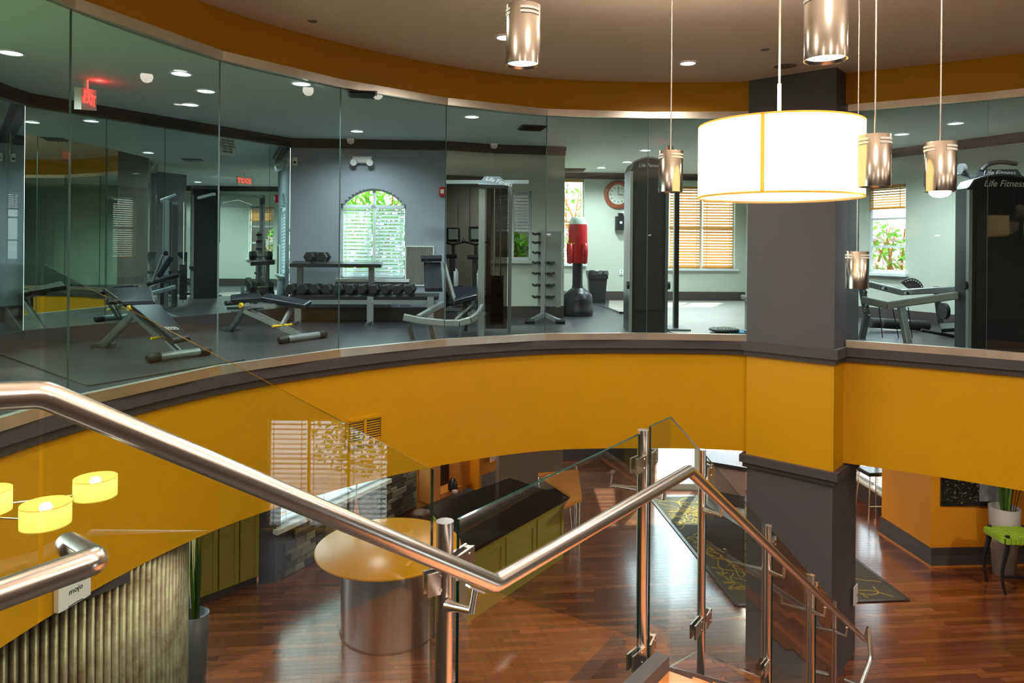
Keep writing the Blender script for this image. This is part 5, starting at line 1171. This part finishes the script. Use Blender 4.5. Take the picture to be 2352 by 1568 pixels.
# picture, planter, chair on the right
pa_, pb2 = XY(2166, 10.84), XY(2320, 10.86)
z0, z1 = P(2166, 1162, 10.84).z, P(2166, 1062, 10.84).z
pc = root('framed_picture', 'black wall picture with speckled grey scene left of the tall planter', 'picture', v3(pa_, z0))
MB().strip([pa_, pb2], z0, z1, -.04, .0).build('canvas', 'photoart', pc)
pmt = bpy.data.materials.new('speckled_print'); pmt.use_nodes = True; nt = pmt.node_tree; b_ = nt.nodes['Principled BSDF']; vt = nt.nodes.new('ShaderNodeTexNoise'); vt.inputs['Scale'].default_value = 26; vt.inputs['Detail'].default_value = 8; rp_ = nt.nodes.new('ShaderNodeValToRGB'); rp_.color_ramp.elements[0].position = .56; rp_.color_ramp.elements[0].color = (.008, .008, .009, 1); rp_.color_ramp.elements[1].position = .72; rp_.color_ramp.elements[1].color = (.22, .22, .21, 1)
tcn = nt.nodes.new('ShaderNodeTexCoord'); nt.links.new(tcn.outputs['Object'], vt.inputs[0]); nt.links.new(vt.outputs[0], rp_.inputs[0]); nt.links.new(rp_.outputs[0], b_.inputs['Base Color']); b_.inputs['Roughness'].default_value = .3
w_ = pb2.x-pa_.x
MB().box(pa_.x+.03, pa_.x+w_*.56, 10.832, 10.838, z0+.04, z1-.04).build('print', pmt, pc)
MB().add([(pa_.x+w_*.56, 10.834, z0+.08), (pa_.x+w_-.03, 10.834, z0+.08), (pa_.x+w_-.03, 10.834, z1-.04), (pa_.x+w_*.50, 10.834, z1-.04)], [(0, 1, 2, 3)]).build('print', 'pale', pc)
c = v3(XY(2312, 10.62), ZL); pl_ = root('tall_planter', 'tall tapered white planter with dark upright stems beside the picture', 'planter', c)
hp = 1.02; MB().lathe([(.0005, 0), (.15, 0), (.19, hp*.6), (.21, hp), (.20, hp), (.19, hp-.08), (.0005, hp-.08)], c=c, n=40).build('pot', 'pot', pl_)
def stems(c, n, spread, h, par, seed, m='leafd', blade=.03):
    q = random.Random(seed)
    for k in range(n):
        a = q.uniform(0, 6.28); r = q.uniform(0, spread); b0 = c+Vector((math.cos(a)*r*.6, math.sin(a)*r*.6, 0)); hh = h*q.uniform(.75, 1.05); tp_ = b0+Vector((math.cos(a)*r*.7, math.sin(a)*r*.7, hh)); md = (b0+tp_)/2+Vector((q.uniform(-.02, .02), q.uniform(-.02, .02), 0))
        rt_ = Vector((math.cos(a+1.2), math.sin(a+1.2), 0))*blade/2
        MB().add([b0-rt_*.6, b0+rt_*.6, md+rt_, md-rt_, tp_], [(0, 1, 2, 3), (3, 2, 4)]).add([b0-rt_*.6+rt_.cross(Vector((0, 0, .15))), md-rt_+rt_.cross(Vector((0, 0, .2))), tp_, md+rt_, b0+rt_*.6], [(0, 4, 3, 1), (1, 3, 2)]).build('blade_leaf', m if k % 3 else 'leaf', par)
stems(c+Vector((0, 0, hp-.1)), 22, .2, 1.0, pl_, 3)
c = on_z(452, 1640, ZL); c = v3(XY(455, 7.3), ZL); gp = root('grey_planter', 'tall grey planter with dark blade leaves beside the ribbed metal wall', 'planter', c)
hp = P(455, 1408, 7.3).z-ZL; MB().lathe([(.0005, 0), (.10, 0), (.125, hp*.6), (.14, hp), (.13, hp), (.12, hp-.06), (.0005, hp-.06)], c=c, n=32).build('pot', 'greypot', gp); stems(c+Vector((0, 0, hp-.1)), 18, .12, 1.0, gp, 9)
# woven lime chair
gc = v3(XY(2314, 9.97), ZL); chz = root('woven_chair', 'tall dark curved leg chair with lime green woven seat at the right edge', 'chair', gc)
sz = .78; cx_, cy_ = gc.x+.30, gc.y+.20
for sx_ in (-1, 1):
    for sy in (-1, 1):
        x_, y_ = cx_+sx_*.30, cy_+sy*.19; pts = []
        for k in range(9): t = k/8; pts.append((x_+sx_*(.045*math.sin(t*math.pi*1.6)-.02*(1-t)), y_, ZL+sz*t+(.06*t)))
        MB().tube(pts, [.018, .02, .021, .023, .027, .033, .038, .036, .03], 10).build('leg', 'black', chz)
MB().bar((cx_-.30, cy_-.19, ZL+.25), (cx_+.30, cy_-.19, ZL+.25), .02, .03).build('stretcher', 'black', chz)
MB().bar((cx_-.30, cy_-.19, ZL+sz+.0), (cx_-.30, cy_+.19, ZL+sz), .04, .04).build('seat_rail', 'black', chz)
for k in range(9):
    x_ = cx_-.27+.0675*k
    for j in range(8):
        y_ = cy_-.18+.052*j; up_ = .010 if (j+k) % 2 else 0
        MB().box(x_-.030, x_+.030, y_-.024, y_+.024, ZL+sz+.02+up_, ZL+sz+.035+up_).build('strap', 'green', chz)
    MB().box(x_-.030, x_+.030, cy_-.235, cy_-.212, ZL+sz-.05, ZL+sz+.03).build('strap_end', 'green', chz)
for j in range(8):
    y_ = cy_-.18+.052*j; MB().box(cx_-.335, cx_-.305, y_-.023, y_+.023, ZL+sz-.05, ZL+sz+.03).build('strap_end', 'green', chz)
# green curtain beside the pier
cu = []
for k in range(25): t = k/24; cu.append(XY(2045, 12.45)+(XY(2062, 12.2)-XY(2045, 12.45))*t+Vector((0, .03*math.sin(k*1.6))))
MB().strip(cu, ZL+.1, ZC, -.01, .01).build('curtain', 'green', label='narrow green curtain between the blinds and the orange pier', cat='curtain')
# ======================= OUTSIDE =======================
def hedge(lab, c, sx_, sy, sz_, n, seed, bl=.0, size=.09, cat='shrub', m2='blossom'):
    q = random.Random(seed); o = root('shrub', lab, cat, c)
    for frac, m in ((1-bl, 'leaf'), (bl, m2)):
        if frac <= 0: continue
        mb = MB()
        for i in range(int(n*frac)):
            while True:
                u = Vector((q.uniform(-1, 1), q.uniform(-1, 1), q.uniform(-1, 1)))
                if u.length < 1: break
            p = c+Vector((u.x*sx_, u.y*sy, sz_*.5+u.z*sz_*.5)); a = Vector((q.gauss(0, 1), q.gauss(0, 1), q.gauss(0, 1))).normalized(); b = a.orthogonal().normalized(); s = size*q.uniform(.6, 1.3)
            mb.add([p-a*s, p+b*s*.45, p+a*s, p-b*s*.45], [(0, 1, 2, 3)])
        mb.build('leaves' if m == 'leaf' else 'blossoms', m, o, kind='stuff')
    tr = MB()
    for k in range(5): tr.tube([c+Vector((q.uniform(-.1, .1), 0, -.3)), c+Vector((q.uniform(-sx_, sx_)*.5, 0, sz_*.5)), c+Vector((q.uniform(-sx_, sx_)*.7, q.uniform(-.2, .2), sz_*.9))], [.05, .03, .012], 6)
    tr.build('stems', 'cabwood', o)
hedge('green tree seen through the right half of the arched window', v3(XY(868, 13.0), -1.2), .85, .5, 3.7, 1500, 1)
hedge('pale green tree seen behind the left blind of the arched window', v3(XY(770, 16.5), -1.2), 1.3, .6, 4.2, 1100, 2)
hedge('pink blossoming shrub outside the narrow window left of the clock', v3(XY(1318, 17.2), -.4), .7, .4, 3.2, 900, 3, bl=.75)
hedge('green shrub outside the small window beside the recess', v3(XY(1192, 13.0), -.6), .38, .3, 2.0, 600, 4)
for i, t in enumerate((-.3, .8)):
    c = RW0+dR*tR(t); o_ = Vector((dR.y*-1, dR.x)); c = c+o_*1.6
    hedge(['blossoming shrub outside the hidden side window', 'pink and green shrub outside the bright right window'][i], v3(c, -.2), .62, .5, 1.9, 700, 11+i, bl=.55)
hedge('loose olive green bush outside the stone wall window', v3(XY(700, 14.2), ZL+.1), 1.5, .5, 2.2, 1300, 8, bl=.25)
hedge('bright green bush outside the blinds behind the bar stool', v3(XY(2140, 13.6), ZL+.1), .75, .8, 1.6, 1100, 9)
MB().box(-24, 24, -12, 70, ZL-.4, ZL-.25).build('lawn', 'grass', kind='structure')
# window of the lower level behind and right of the camera, mirrored in the rail glass
def mirp(px, py, D): p = P(px, py, D); nv = n1; return p-nv*2*((p-q1).dot(nv))
w0, w1 = mirp(612, 1100, 12), mirp(888, 1100, 12)
zb4, zt4 = P(750, 1212, 12).z, P(750, 962, 12).z
W0, W1 = Vector(w0[:2]), Vector(w1[:2]); Lw = (W1-W0).length; dd = (W1-W0).normalized()
if dd.y > 0: W0, W1, dd = W1, W0, -dd        # run towards -y so that the outside lies on +x
A4 = W0-dd*((12.4-W0.y)/-dd.y); B4 = W0+dd*((W0.y+3.4)/-dd.y); t4 = (W0-A4).length
wall('wall_right', A4, B4, ZL, ZU, [(t4, t4+Lw, zb4, zt4)], 'umber')
window('lower window with white blinds on the right behind the camera, mirrored in the rail glass', A4, B4, t4, t4+Lw, zb4, zt4, cols=3, rows=(.62,), blind='whiteblind', pitch=.085, tilt=.35, fr='mustard')
hedge('green bush outside the mirrored window on the right behind the camera', v3((W0+W1)/2+Vector((3.2, .6)), ZL-.2), .9, 1.3, 2.0, 700, 21)
MB().box(A4.x-1.5+3.5, 40, -12, 12, ZL-.24, ZL-.06).build('bright_ground_slab', 'white', kind='structure')  # white ground added outside to brighten the mirrored window
for o in bpy.data.objects:
    if '_w' in o: del o['_w']
